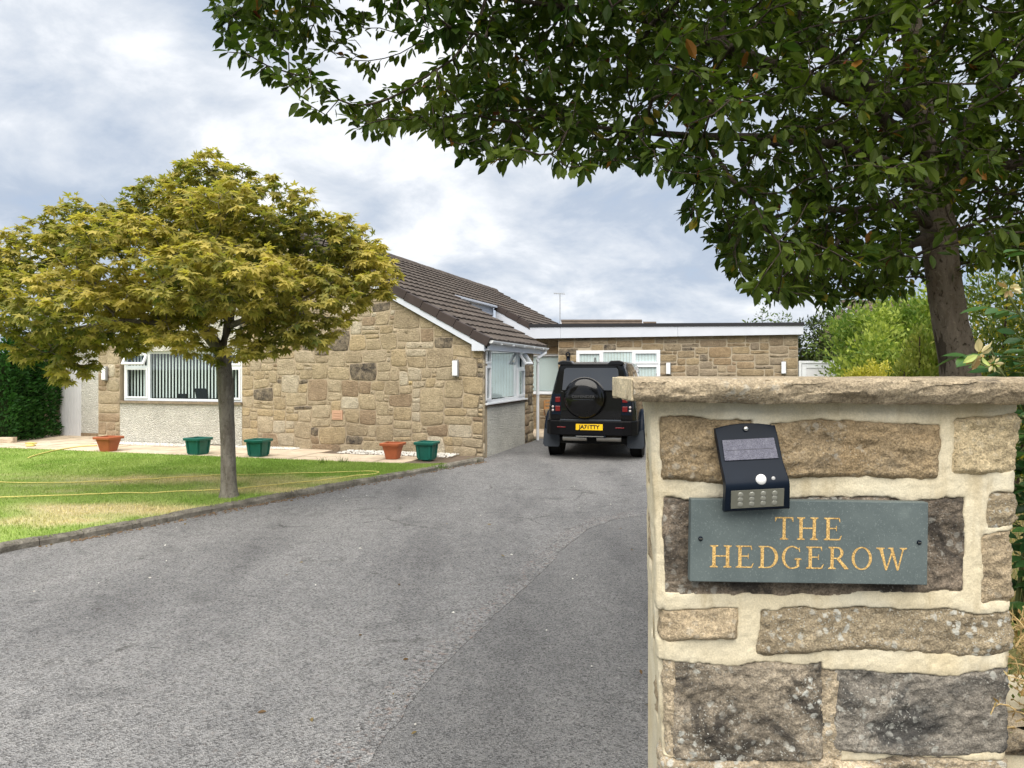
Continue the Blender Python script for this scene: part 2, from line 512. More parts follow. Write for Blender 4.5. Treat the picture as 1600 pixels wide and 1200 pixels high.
M['kerb'] = m.m
M['yellow'] = plain('yellow hose', (0.62, 0.54, 0.17), 0.5, 0.3, 0.1, 5)
M['asphalt_new'] = asphalt('smooth asphalt', 0.145, 0.218, 120, 0.0, 0.8)
M['asphalt_old'] = asphalt('coarse worn asphalt', 0.162, 0.255, 105, 0.2, 0.9)
M['asphalt_edge'] = asphalt('crumbled reddish asphalt', 0.13, 0.27, 85, 0.7, 1.0)

# pier stones and mortar
M['p_brown'] = sandstone('brown sandstone', (0.376, 0.291, 0.181), (0.268, 0.211, 0.134), 0.12, 0.25, seed=1)
M['p_brown2'] = sandstone('brown grey sandstone', (0.361, 0.272, 0.162), (0.302, 0.249, 0.170), 0.18, 0.35, seed=2, pale=0.1)
M['p_cream'] = sandstone('cream sandstone', (0.634, 0.531, 0.343), (0.509, 0.419, 0.271), 0.0, 0.15, seed=3)
M['p_black'] = sandstone('blackened sandstone', (0.298, 0.244, 0.190), (0.206, 0.174, 0.138), 0.62, 0.4, seed=4)
M['p_pink'] = sandstone('pinkish sandstone', (0.503, 0.413, 0.286), (0.395, 0.320, 0.219), 0.05, 0.2, seed=5)
M['p_speck'] = sandstone('speckled grey sandstone', (0.383, 0.324, 0.228), (0.297, 0.246, 0.170), 0.15, 0.8, seed=6)
M['p_lichen'] = sandstone('lichened dark sandstone', (0.407, 0.352, 0.274), (0.280, 0.246, 0.197), 0.50, 1.0, seed=7)
M['p_grey'] = sandstone('dark grey sandstone', (0.311, 0.288, 0.250), (0.213, 0.197, 0.175), 0.55, 0.6, seed=8, darkcol=(0.05, 0.05, 0.05))
M['p_base'] = sandstone('pale pink base stone', (0.548, 0.464, 0.339), (0.427, 0.355, 0.256), 0.25, 0.8, seed=9)
M['p_cap'] = sandstone('capstone', (0.421, 0.355, 0.257), (0.314, 0.259, 0.181), 0.15, 0.45, seed=10, bump=0.8)
m = Mat('cream mortar', 0.95, 0.15)
c = m.mix(m.rng(m.noise(6, 5, 0.6), 0.3, 0.7), (0.55, 0.475, 0.325), (0.66, 0.60, 0.46))
c = m.mix(m.math('MULTIPLY', m.rng(m.noise(4, 4, 0.6, vec=m.map((1.0, 1, 0.35), loc=(4, 2, 0))), 0.52, 0.66), 0.55), c, (0.46, 0.35, 0.17))
c = m.mix(m.math('MULTIPLY', m.rng(m.noise(22, 6, 0.7), 0.58, 0.72), 0.35), c, (0.27, 0.23, 0.17))
c = m.mix(1.0, c, m.ramp(m.noise(420, 2, 0.7), [(0.3, 0.84), (0.7, 1.12)]), 'MULTIPLY')
c = m.mix(m.math('MULTIPLY', m.rng(m.noise(11, 5, 0.65, vec=m.map((1.6, 1, 0.22), loc=(2, 5, 1))), 0.54, 0.68), 0.5), c, (0.33, 0.25, 0.13))
c = m.mix(m.math('MULTIPLY', m.rng(m.noise(5, 5, 0.6, vec=m.map((1, 1, 1), loc=(8, 1, 4))), 0.55, 0.7), 0.45), c, (0.55, 0.54, 0.47))
m.color(c)
m.bump(m.math('ADD', m.noise(30, 7, 0.62), m.math('MULTIPLY', m.noise(300, 3, 0.7), 0.30)), 0.45, 0.006)
M['mortar'] = m.m
m = Mat('slate', 0.6, 0.3)
c = m.mix(m.rng(m.noise(14, 6, 0.65), 0.3, 0.7), (0.074, 0.095, 0.098), (0.112, 0.138, 0.138))
c = m.mix(m.math('MULTIPLY', m.rng(m.noise(420, 2, 0.7), 0.60, 0.70), 0.55), c, (0.23, 0.27, 0.26))
c = m.mix(m.math('MULTIPLY', m.rng(m.noise(9, 6, 0.7, vec=m.map((1, 1, 1), loc=(7, 3, 2))), 0.60, 0.70), 0.35), c, (0.19, 0.23, 0.22))
m.color(c); m.bump(m.noise(260, 4, 0.7), 0.12, 0.003)
M['slate'] = m.m
m = Mat('gilding', 0.55, 0.4)
m.color(m.mix(m.rng(m.noise(520, 3, 0.7), 0.36, 0.62), (0.30, 0.16, 0.045), (0.85, 0.58, 0.22)))
m.b.inputs['Metallic'].default_value = 0.25
m.bump(m.noise(500, 3), 0.5, 0.002)
M['gold'] = m.m

def bark(name, a, b, scale=14, flake=0.5):
    m = Mat(name, 0.95, 0.1)
    v = m.map((1, 1, 0.35))
    n = m.noise(scale, 7, 0.68, vec=v, dist=0.5)
    c = m.mix(m.rng(n, 0.35, 0.65), a, b)
    fl = m.noise(scale * 2.4, 8, 0.72, vec=m.map((1, 1, 0.55), loc=(3, 1, 2)), dist=1.6)
    c = m.mix(m.math('MULTIPLY', m.rng(fl, 0.44, 0.38), flake), c, tuple(x * 0.28 for x in a))
    c = m.mix(m.math('MULTIPLY', m.rng(fl, 0.58, 0.66), flake * 0.6), c, tuple(min(1, x * 1.5) for x in b))
    m.color(c)
    m.bump(m.math('ADD', m.math('MULTIPLY', n, 0.5), fl), 1.0, 0.03)
    return m.m
M['bark_apple'] = bark('apple bark', (0.165, 0.13, 0.10), (0.29, 0.245, 0.20), 11, 0.9)
M['bark_maple'] = bark('maple bark', (0.16, 0.14, 0.115), (0.30, 0.275, 0.235), 11, 0.5)
M['bark_limb_shade'] = bark('shaded apple limb bark', (0.07, 0.055, 0.042), (0.125, 0.102, 0.082), 16, 0.5)  # darker copy of the apple bark, with the canopy's shade put into its colour
M['twig'] = plain('twig', (0.075, 0.055, 0.04), 0.9, 0.1)
M['leaf_apple'] = leaf_mat('apple leaf', 0.40, 0.12, 0.45)
M['leaf_maple'] = leaf_mat('maple leaf', 0.48, 0.15, 0.6)
M['leaf_shrub'] = leaf_mat('shrub leaf', 0.35, 0.25, 0.55)
M['leaf_rose'] = leaf_mat('rose leaf', 0.25, 0.5, 0.38)
M['grass'] = leaf_mat('grass blade', 0.3, 0.2, 0.7)
m = Mat('lawn turf', 0.95, 0.1)
c = m.mix(1.0, m.attr(), m.ramp(m.noise(60, 4, 0.7), [(0.3, 0.6), (0.7, 1.25)]), 'MULTIPLY')
m.color(c); m.bump(m.noise(90, 3), 0.6, 0.03)
M['turf'] = m.m
m = Mat('far ground', 0.95, 0.1)
m.color(m.mix(m.noise(0.3, 5), (0.075, 0.08, 0.05), (0.11, 0.115, 0.075)))
M['ground'] = m.m
m = Mat('dry bank', 0.95, 0.1)
m.color(m.mix(m.rng(m.noise(3, 6, 0.65), 0.35, 0.65), (0.30, 0.23, 0.12), (0.13, 0.15, 0.05)))
m.bump(m.noise(40, 5), 0.8, 0.05)
M['bank'] = m.m

# ------------------------------------------------------------------ ground, drive, lawn
def structure(o): o['kind'] = 'structure'; return o

b = MB(); S = 1500
b.add([(-S, -S, -0.03), (S, -S, -0.03), (S, S, -0.03), (-S, S, -0.03)], [(0, 1, 2, 3)])
structure(b.build('ground', M['ground']))

HO = Vector((-0.58, 14.8, 0)); HA = R(-17)
CA, SA = math.cos(HA), math.sin(HA)
def hw(x, y, z=0.0):          # house-local -> world
    return Vector((HO.x + CA * x - SA * y, HO.y + SA * x + CA * y, z))

def catmull(P, n):
    P = [Vector(p) for p in P]
    out = []
    for i in range(len(P) - 1):
        p0, p1, p2, p3 = P[max(i - 1, 0)], P[i], P[i + 1], P[min(i + 2, len(P) - 1)]
        for k in range(n):
            t = k / n
            out.append(0.5 * ((2 * p1) + (-p0 + p2) * t + (2 * p0 - 5 * p1 + 4 * p2 - p3) * t * t + (-p0 + 3 * p1 - 3 * p2 + p3) * t ** 3))
    out.append(P[-1])
    return out

KP = [(-5.75, -2, 0), (-5.65, 3, 0), (-5.4, 5.5, 0), (-5.06, 7.16, 0), (-4.65, 7.8, 0), (-4.17, 8.57, 0), (-3.75, 9.35, 0), (-3.37, 9.95, 0), (-2.86, 10.75, 0), (-1.79, 12.45, 0), (-0.74, 14.12, 0), (-0.62, 14.40, 0)]
KC = catmull(KP, 12)
def bank_edge(Y): return 0.32 + 0.24 * (Y - 1.3)

drv = [(p.x, p.y) for p in KC] + [tuple(hw(0.0, 0.0)[:2]), tuple(hw(0.0, 3.9)[:2]), tuple(hw(0.0, 5.2)[:2]), tuple(hw(8.5, 5.2)[:2]), (9.5, 12.0), (9.5, -2.0)]
n = len(drv)
structure(mesh_obj('driveway', [(x, y, 0.0) for x, y in drv], [tuple(range(n))], M['asphalt_new']))

# older coarse layer with a ragged edge
EP = [(470, 1260), (560, 1200), (640, 1100), (705, 1030), (770, 965), (850, 890), (890, 850), (935, 820), (985, 808), (1030, 802), (1090, 790), (1170, 772)]
edge = catmull([on_ground(*p) for p in EP], 14)
rag, inner, lip = [], [], []
for i, p in enumerate(edge):
    d = (edge[min(i + 1, len(edge) - 1)] - edge[max(i - 1, 0)]).normalized()
    nrm = Vector((d.y, -d.x, 0))
    j = float(fbm(p.x * 5, p.y * 5, 0.3, 4, 5)) * 0.06
    rag.append(p + nrm * j)
    inner.append(p - nrm * (0.20 + 0.12 * float(fbm(p.x * 3, p.y * 3, 4.3, 3, 6))))
old = [(p.x + 0.02, p.y, 0.004) for p in KC] + [(*hw(-0.02, 0.0)[:2], 0.004), (*hw(0.0, 3.9)[:2], 0.004), (*hw(0.0, 5.15)[:2], 0.004), (*hw(5.5, 5.15)[:2], 0.004)]
old += [(p.x, p.y, 0.004) for p in reversed(inner)] + [(0.2, -2.0, 0.004)]
structure(mesh_obj('driveway_overlay', old, [tuple(range(len(old)))], M['asphalt_old']))
v = [(p.x, p.y, 0.007) for p in inner] + [(p.x, p.y, 0.0035) for p in rag] + [(p.x, p.y, -0.01) for p in rag] + [(p.x, p.y, 0.0) for p in inner]
n = len(inner)
f = [(i, i + n, i + n + 1, i + 1) for i in range(n - 1)] + [(i + n, i + 2 * n, i + 2 * n + 1, i + n + 1) for i in range(n - 1)] + [(i + 3 * n, i, i + 1, i + 3 * n + 1) for i in range(n - 1)]
structure(mesh_obj('driveway_crumbled_edge', v, f, M['asphalt_edge']))

# kerb of concrete edging lengths
kerb = structure(empty('kerb'))
seg = 7
for i in range(0, len(KC) - 1, seg):
    part = KC[i:i + seg + 1]
    if len(part) < 2: continue
    mb = MB(); rows = []
    jit = random.uniform(-0.006, 0.006)
    for q, p in enumerate(part):
        a = KC[max(i + q - 1, 0)]; c_ = KC[min(i + q + 1, len(KC) - 1)]
        d = (c_ - a).normalized(); nl = Vector((-d.y, d.x, 0))
        pp = p + d * (0.004 if q == 0 else (-0.004 if q == len(part) - 1 else 0))
        wv = float(fbm(p.x * 2, p.y * 2, 1.0, 3, 9)) * 0.012
        prof = [(-0.075, -0.05), (-0.075, 0.055 + wv), (-0.055, 0.080 + wv + jit), (0.03, 0.088 + wv + jit), (0.055, 0.07), (0.055, -0.05)]
        rows.append([(*(pp + nl * o_)[:2], z_) for o_, z_ in prof])
    for r_ in rows: mb.v += r_
    k_ = len(prof)
    for q in range(len(rows) - 1):
        for t in range(k_ - 1):
            mb.f.append((q * k_ + t, q * k_ + t + 1, (q + 1) * k_ + t + 1, (q + 1) * k_ + t))
    mb.f.append(tuple(range(k_))); mb.f.append(tuple(reversed(range((len(rows) - 1) * k_, len(rows) * k_))))
    mb.build('kerb_stone', M['kerb'], kerb)

# lawn
def kerb_at(t):
    q = t * (len(KC) - 1); i = min(int(q), len(KC) - 2)
    return KC[i].lerp(KC[i + 1], q - i)
TL = 0.862
def lawn_pt(t, s):
    k_ = kerb_at(t * TL)
    bl = hw(-26 + t * (26 - 0.28), -1.75)
    return k_.lerp(bl, s)
def dry_mask(x, y):
    d = 0.75 * fbm(x * 0.55, y * 0.55, 0.7, 4, 31) + 0.30 * fbm(x * 2.5, y * 2.5, 0.2, 3, 33)
    for (px, py, rx, ry, a) in [(235, 748, 1.5, 0.6, 0.6), (215, 795, 1.2, 0.38, 0.85), (60, 790, 0.8, 0.4, 0.3), (430, 745, 1.2, 0.4, 0.3), (480, 765, 1.4, 0.3, 0.3), (120, 815, 1.2, 0.35, 0.5)]:
        c_ = on_ground(px, py, 0.08)
        d = d + a * np.exp(-((x - c_.x) / rx) ** 2 - ((y - c_.y) / ry) ** 2)
    return np.clip((d - 0.10) / 0.5, 0, 1)
G1, G2, DRY = np.array([0.215, 0.325, 0.065]), np.array([0.32, 0.41, 0.115]), np.array([0.60, 0.52, 0.30])
def lawn_col(x, y):
    d = dry_mask(x, y)[:, None]
    g = np.clip(0.5 + 0.9 * fbm(x * 1.3, y * 1.3, 3.0, 4, 41), 0, 1)[:, None]
    return (G1 * (1 - g) + G2 * g) * (1 - d) + DRY * d
nt_, ns_ = 150, 110
P = np.array([[lawn_pt(i / (nt_ - 1), j / (ns_ - 1))[:2] for j in range(ns_)] for i in range(nt_)]).reshape(-1, 2)
z = 0.07 + 0.012 * fbm(P[:, 0] * 1.5, P[:, 1] * 1.5, 0.0, 3, 3)
structure(mesh_obj('lawn', np.column_stack([P, z]), grid_faces(nt_, ns_), M['turf'], smooth=True, cols=lawn_col(P[:, 0], P[:, 1])))
# grass blades: uncountable
NB = 150000
tt = RNG.random(NB) ** 0.55; ss = RNG.random(NB) ** 1.15
q = tt * TL * (len(KC) - 1); qi = np.minimum(q.astype(int), len(KC) - 2); fr = (q - qi)[:, None]
KA = np.array([p[:2] for p in KC])
kk = KA[qi] * (1 - fr) + KA[qi + 1] * fr
bx_ = -26 + tt * (26 - 0.28)
bl = np.column_stack([HO.x + CA * bx_ + SA * 1.75, HO.y + SA * bx_ - CA * 1.75])
B = kk * (1 - ss[:, None]) + bl * ss[:, None] + (RNG.random((NB, 2)) - 0.5) * np.array([0.10, 0.10])
ang = RNG.random(NB) * 2 * np.pi
hgt = 0.018 + 0.03 * RNG.random(NB) ** 2
wd = 0.004 + 0.004 * RNG.random(NB)
lean = (RNG.random((NB, 2)) - 0.5) * 0.04
dx = np.column_stack([np.cos(ang), np.sin(ang)]) * wd[:, None]
zb = np.full(NB, 0.066)
V = np.empty((NB, 3, 3))
V[:, 0, :2] = B - dx; V[:, 0, 2] = zb
V[:, 1, :2] = B + dx; V[:, 1, 2] = zb
V[:, 2, :2] = B + lean; V[:, 2, 2] = zb + hgt
cg = lawn_col(B[:, 0], B[:, 1]) * (0.75 + 0.6 * RNG.random(NB))[:, None]
o = mesh_obj('grass', V.reshape(-1, 3), np.arange(NB * 3).reshape(-1, 3), M['grass'], cols=np.repeat(cg, 3, 0))
tag(o, 'short mown grass of the front lawn with straw patches', 'grass', kind='stuff')

# paving along the house
pav = structure(empty('paving', HO, HA))
mb = MB()
mb.add([(-14.5, -1.85, 0.045), (-0.40, -1.85, 0.045), (-0.05, -0.78, 0.045), (-0.05, -0.05, 0.045), (-0.05, 0.4, 0.045), (-9.6, 0.4, 0.045), (-9.6, 1.2, 0.045), (-14.5, 1.2, 0.045)], [tuple(range(8))])
mb.build('paving_bed', M['paving_bed'], pav)
def left_of_kerb(x, y):
    w = hw(x, y)
    best = min(range(len(KC) - 1), key=lambda i: (KC[i] - Vector((w.x, w.y, 0))).length)
    d = KC[min(best + 1, len(KC) - 1)] - KC[max(best - 1, 0)]
    r_ = Vector((w.x, w.y, 0)) - KC[best]
    return d.x * r_.y - d.y * r_.x > 0.10
slab_me = None
x = -14.2; ci = 0
SW = 0.60
while x < -0.5:
    for r_ in range(-3, 2):
        y0 = r_ * 0.58 + (0.0) - 0.02
        if y0 > -0.3 and x > -10.4: continue
        if y0 > 1.0: continue
        cxs = [(x, y0), (x + SW, y0), (x, y0 + 0.58), (x + SW, y0 + 0.58)]
        if x > -3.5 and not all(left_of_kerb(*q_) for q_ in cxs): continue
        if slab_me is None:
            o = MB().box(0.006, SW - 0.006, 0.006, 0.574, 0, 0.03).build('paving_slab', M['slab'], pav)
            slab_me = o.data
        else:
            o = bpy.data.objects.new('paving_slab', slab_me); COL.objects.link(o); o.parent = pav
        o.location = (x, y0, 0.045 + random.uniform(-0.004, 0.004))
        o.rotation_euler = (random.uniform(-.008, .008), random.uniform(-.008, .008), random.uniform(-.006, .006))
    x += SW; ci += 1

def pebbles(name, n, fn, r0, r1, mat, label):
    base = np.array([(1,0,0),(-1,0,0),(0,1,0),(0,-1,0),(0,0,1),(0,0,-1)], float)
    fc = np.array([(0,2,4),(2,1,4),(1,3,4),(3,0,4),(2,0,5),(1,2,5),(3,1,5),(0,3,5)])
    C0 = fn(n)
    r = r0 + (r1 - r0) * RNG.random(n)
    V = base[None] * (0.7 + 0.6 * RNG.random((n, 6, 1))) * r[:, None, None] * np.array([1, 1, 0.7])
    a = RNG.random(n) * 6.28
    ca, sa = np.cos(a)[:, None], np.sin(a)[:, None]
    V = np.stack([V[..., 0] * ca - V[..., 1] * sa, V[..., 0] * sa + V[..., 1] * ca, V[..., 2]], -1) + C0[:, None]
    f_ = (fc[None] + (np.arange(n) * 6)[:, None, None]).reshape(-1, 3)
    o = mesh_obj(name, V.reshape(-1, 3), f_, mat)
    return tag(o, label, 'gravel', kind='stuff')
def gravel_pts(n):
    out = np.empty((n, 3))
    rng_ = [(-9.4, -6.9, 0.5), (-5.9, -4.2, 0.3), (-3.0, -0.5, 0.62)]
    for i in range(n):
        a, c_, wdt = random.choice(rng_)
        x_ = random.uniform(a, c_); y_ = -random.random() ** 1.3 * wdt - 0.02
        out[i] = hw(x_, y_, 0.085)
    return out
pebbles('gravel', 3000, gravel_pts, 0.012, 0.028, M['pebble'], 'white pebble strip at the foot of the stone house wall')
def litter_pts(n):
    out = np.empty((n, 3))
    for i in range(n):
        k_ = kerb_at(random.uniform(0.35, 0.93))
        out[i] = (k_.x + 0.09 + abs(random.gauss(0, 0.06)), k_.y - 0.03, 0.008)
    return out
o = pebbles('leaf_litter', 420, litter_pts, 0.006, 0.02, plain('dead leaf', (0.16, 0.11, 0.07), 0.9, 0.1, 0.4, 30), 'brown dead leaf crumbs lying along the foot of the kerb')
o['category'] = 'leaf litter'
def chip_pts(n):
    out = np.empty((n, 3))
    for i in range(n):
        out[i] = (random.uniform(-4.5, 1.5), random.uniform(3, 14), 0.006)
    return out
o = pebbles('stone_chips', 46, chip_pts, 0.006, 0.014, M['pebble'], 'pale stone chips scattered over the asphalt drive')

# ------------------------------------------------------------------ house
house = empty('house', HO, HA)
tag(house, 'stone bungalow with brown tiled gable roof and flat-roofed rear wing', 'house')
TANP, EAVE_X, EAVE_Z, RIDGE_X = 0.543, 0.15, 2.38, -4.9
RIDGE_Z = EAVE_Z + TANP * (EAVE_X - RIDGE_X)
def roof_z(x):
    return RIDGE_Z - TANP * abs(x - RIDGE_X)

def clip_poly(poly, a, b_, c_):
    """keep a*x + b*z <= c"""
    out = []
    for i in range(len(poly)):
        p, q_ = poly[i], poly[(i + 1) % len(poly)]
        dp, dq = a * p[0] + b_ * p[1] - c_, a * q_[0] + b_ * q_[1] - c_
        if dp <= 0: out.append(p)
        if dp * dq < 0:
            t = dp / (dp - dq)
            out.append((p[0] + (q_[0] - p[0]) * t, p[1] + (q_[1] - p[1]) * t))
    return out

def stone_mesh(poly, seed, joint=0.012, proud=0.03, rough=0.005, edge_step=0.13):
    """bulging rubble stone: polygon (x,z) in the wall plane, y = -depth"""
    rr = random.Random(seed)
    n = len(poly)
    cx_ = sum(p[0] for p in poly) / n; cz_ = sum(p[1] for p in poly) / n
    ring = []
    for i in range(n):
        p, q_ = poly[i], poly[(i + 1) % n]
        L_ = math.hypot(q_[0] - p[0], q_[1] - p[1])
        k_ = max(2, int(L_ / edge_step + 0.5))
        for j in range(k_):
            t = j / k_
            x_, z_ = p[0] + (q_[0] - p[0]) * t, p[1] + (q_[1] - p[1]) * t
            if j == 0:      # round the corner
                x_ += (cx_ - x_) * 0.07; z_ += (cz_ - z_) * 0.07
            ring.append((x_, z_))
    def inset(r_, d, jit):
        out = []
        for x_, z_ in r_:
            L_ = math.hypot(x_ - cx_, z_ - cz_) + 1e-6
            # shrink per axis so that long stones keep an even joint
            fx = max(0.0, 1 - d / (abs(x_ - cx_) + 1e-6)) if abs(x_ - cx_) > d else 0.0
            fz = max(0.0, 1 - d / (abs(z_ - cz_) + 1e-6)) if abs(z_ - cz_) > d else 0.0
            out.append((cx_ + (x_ - cx_) * max(fx, 0.2) + rr.uniform(-jit, jit), cz_ + (z_ - cz_) * max(fz, 0.2) + rr.uniform(-jit, jit)))
        return out
    r0 = inset(ring, joint * 0.5, 0.006)
    r1 = inset(r0, 0.016, 0.004)
    r2 = [(cx_ + (x_ - cx_) * 0.5 + rr.uniform(-.015, .015), cz_ + (z_ - cz_) * 0.5 + rr.uniform(-.015, .015)) for x_, z_ in r1]
    m_ = len(r0)
    v = [(x_, 0.03, z_) for x_, z_ in r0]
    v += [(x_, -0.006 + rr.uniform(-.003, .003), z_) for x_, z_ in r0]
    v += [(x_, -proud * 0.8 + rr.uniform(-rough, rough) * 0.7, z_) for x_, z_ in r1]
    v += [(x_, -proud + rr.uniform(-rough, rough), z_) for x_, z_ in r2]
    v.append((cx_, -proud + rr.uniform(-rough, rough), cz_))
    f = []
    for lay in range(3):
        for i in range(m_):
            i2 = (i + 1) % m_
            f.append((lay * m_ + i, lay * m_ + i2, (lay + 1) * m_ + i2, (lay + 1) * m_ + i))
    f += [(3 * m_ + i, 3 * m_ + (i + 1) % m_, 4 * m_) for i in range(m_)]
    return v, f

def pack(nx, nz, sizes, rnd):
    occ = [[False] * nz for _ in range(nx)]
    out = []
    for j in range(nz):
        for i in range(nx):
            if occ[i][j]: continue
            for _ in range(14):
                w_, h_ = rnd.choice(sizes)
                if i + w_ <= nx and j + h_ <= nz and not any(occ[a][c_] for a in range(i, i + w_) for c_ in range(j, j + h_)): break
            else:
                w_ = 1
                while i + w_ < nx and not occ[i + w_][j] and w_ < 3: w_ += 1
                h_ = 1
            for a in range(i, i + w_):
                for c_ in range(j, j + h_): occ[a][c_] = True
            out.append((i, j, w_, h_))
    return out

def merge_slivers(rects, min_area=3):
    return rects

def rubble(parent, x0, x1, z0, z1, cu, cv, sizes, seed, warp, limits, mats, y=0.0, joint=0.014, proud=0.03, holes=(), limit=None):
    rnd = random.Random(seed)
    nx, nz = int(round((x1 - x0) / cu)), int(round((z1 - z0) / cv))
    cu, cv = (x1 - x0) / nx, (z1 - z0) / nz
    cnt, extra = 0, MB()
    for (i, j, w_, h_) in pack(nx, nz, sizes, rnd):
        def W(a, c_):
            x_, z_ = x0 + a * cu, z0 + c_ * cv
            if 0 < a < nx: x_ += warp * float(vnoise(x_ * 2.3, z_ * 2.3, 1.1, seed))
            if c_ > 0: z_ += warp * float(vnoise(x_ * 1.6, z_ * 2.9, 7.7, seed + 3))
            return (x_, z_)
        poly = [W(i, j), W(i + w_, j), W(i + w_, j + h_), W(i, j + h_)]
        mx_, mz_ = (poly[0][0] + poly[2][0]) / 2, (poly[0][1] + poly[2][1]) / 2
        if any(a < mx_ < c_ and d_ < mz_ < e_ for a, c_, d_, e_ in holes): continue
        for L_ in limits:
            poly = clip_poly(poly, *L_)
            if len(poly) < 3: break
        if len(poly) < 3: continue
        ar = 0.5 * abs(sum(poly[k_][0] * poly[(k_ + 1) % len(poly)][1] - poly[(k_ + 1) % len(poly)][0] * poly[k_][1] for k_ in range(len(poly))))
        if ar < 0.004: continue
        v_, f_ = stone_mesh(poly, rnd.random(), joint, proud * rnd.uniform(0.6, 1.3))
        if limit is not None and cnt >= limit[0] or (limit is not None and mz_ < limit[1]):
            extra.add(v_, f_); continue
        t = rnd.random(); acc = 0
        for mt, pr in mats:
            acc += pr
            if t < acc: break
        mesh_obj('stone', v_, f_, M[mt], parent, loc=(0, y, 0), smooth=True)
        cnt += 1
    if extra.v:
        o = extra.build('lower_stones', M[mats[0][0]], parent, loc=(0, y, 0), smooth=True)
        o['kind'] = 'stuff'
    return cnt

SX = 5.71                   # stone part of the gable
gw = empty('gable_wall', parent=house)
mb = MB()
mb.prism([(-SX, -0.05), (-0.0, -0.05), (0.0, roof_z(0) - 0.06), (RIDGE_X, RIDGE_Z - 0.06), (-SX, roof_z(-SX) - 0.06)], 0.0, 0.25)
mb.build('mortar', M['mortar_house'], gw)
sizes = [(4, 3)] * 4 + [(3, 2)] * 3 + [(5, 3)] * 4 + [(4, 2)] * 4 + [(5, 2)] * 2 + [(3, 3)] * 3 + [(6, 4)] * 2 + [(4, 4)] * 3 + [(5, 5), (6, 5), (7, 4), (6, 2), (7, 2), (2, 2), (2, 3), (3, 1), (4, 1), (5, 1)]
cg_ = math.sqrt(1 + TANP ** 2)
lim = [(TANP, 1.0, TANP * 0.0 + roof_z(0) - 0.10), (-TANP, 1.0, RIDGE_Z - 0.10 - TANP * RIDGE_X)]
n_g = rubble(gw, -SX, -0.005, 0.02, 5.2, 0.104, 0.091, sizes, 5, 0.052, lim,
       [('stone', 0.83), ('stone_dark', 0.075), ('stone_yellow', 0.035), ('stone_brown', 1.0)], proud=0.012)
air = MB().box(-3.42, -3.17, -0.034, 0.01, 0.72, 0.92)
for q_ in range(3): air.box(-3.385, -3.205, -0.04, -0.034, 0.745 + q_ * 0.055, 0.775 + q_ * 0.055)
o = air.build('air_brick', plain('terracotta vent', (0.50, 0.31, 0.21), 0.8), gw, bevel=0.004)
o['label'] = 'terracotta air brick set in the rubble stone'
# quoins on the side return (house corner) and far pier of the side wall
def wall_side(parent, y0, y1, z1, seed, sz):
    sub = empty('side_pier', loc=(0, y0, 0), rz=R(90), parent=parent)
    MB().box(0, y1 - y0, 0.004, 0.2, -0.05, z1).build('mortar', M['mortar_house'], sub)
    rubble(sub, 0.0, y1 - y0, 0.02, z1, 0.13, 0.10, sz, seed, 0.012, [], [('stone', 0.72), ('stone_brown', 0.2), ('stone_dark', 1)], proud=0.02)
wall_side(house, 0.0, 0.10, 2.3, 3, [(1, 3), (1, 4), (1, 5)])
wall_side(house, 3.06, 3.80, 2.3, 4, [(3, 2), (2, 2), (4, 2), (3, 3), (2, 1)])

# render panel with the front window
WX0, WX1, WZ0, WZ1 = -9.05, -5.73, 1.06, 2.22
rp = empty('render_panel', parent=house)
PX0 = -9.11
mb = MB()
mb.box(PX0, -SX, -0.012, 0.22, 0.10, WZ0 - 0.05)
mb.prism([(PX0, WZ1), (-SX, WZ1), (-SX, roof_z(-SX) - 0.06), (PX0, roof_z(PX0) - 0.06)], -0.012, 0.22)
mb.build('pebbledash', M['render'], rp)
MB().box(PX0, -SX, 0.002, 0.22, -0.05, 0.10).build('plinth', plain('weathered plinth', (0.30, 0.28, 0.25), 0.95, 0.1, 0.6, 5), rp)
MB().box(PX0 - 0.02, -SX + 0.01, -0.07, 0.08, WZ0 - 0.052, WZ0 - 0.002).build('sill', plain('stone sill', (0.23, 0.185, 0.13), 0.9, 0.1, 0.25, 8), rp)
lp = empty('gable_pier', parent=house)
MB().prism([(-9.75, -0.05), (PX0, -0.05), (PX0, roof_z(PX0) - 0.06), (-9.75, roof_z(-9.75) - 0.06)], -0.02, 0.25).build('mortar', M['mortar_house'], lp)
rubble(lp, -9.75, PX0, 0.02, 2.55, 0.128, 0.105, [(3, 3), (2, 2), (3, 2), (2, 3), (5, 3), (2, 1), (5, 2)], 21, 0.015, [], [('stone', 0.8), ('stone_brown', 1)], y=-0.02, proud=0.02)
# body of the house behind the facing
MB().box(-9.74, -0.01, 0.25, 3.75, -0.05, 1.0).build('core', M['room'], house)
mb = MB(); mb.box(-9.74, -9.5, 0.25, 15.6, -0.05, 2.3); mb.box(-9.5, -1.5, 8.6, 15.6, -0.05, 2.9); mb.box(-9.5, -3.2, 4.2, 8.6, -0.05, 2.9)
mb.box(-9.5, -3.2, 3.5, 4.2, 1.0, 2.6)
mb.build('rear_wall', M['render_grey_lifted'], house)

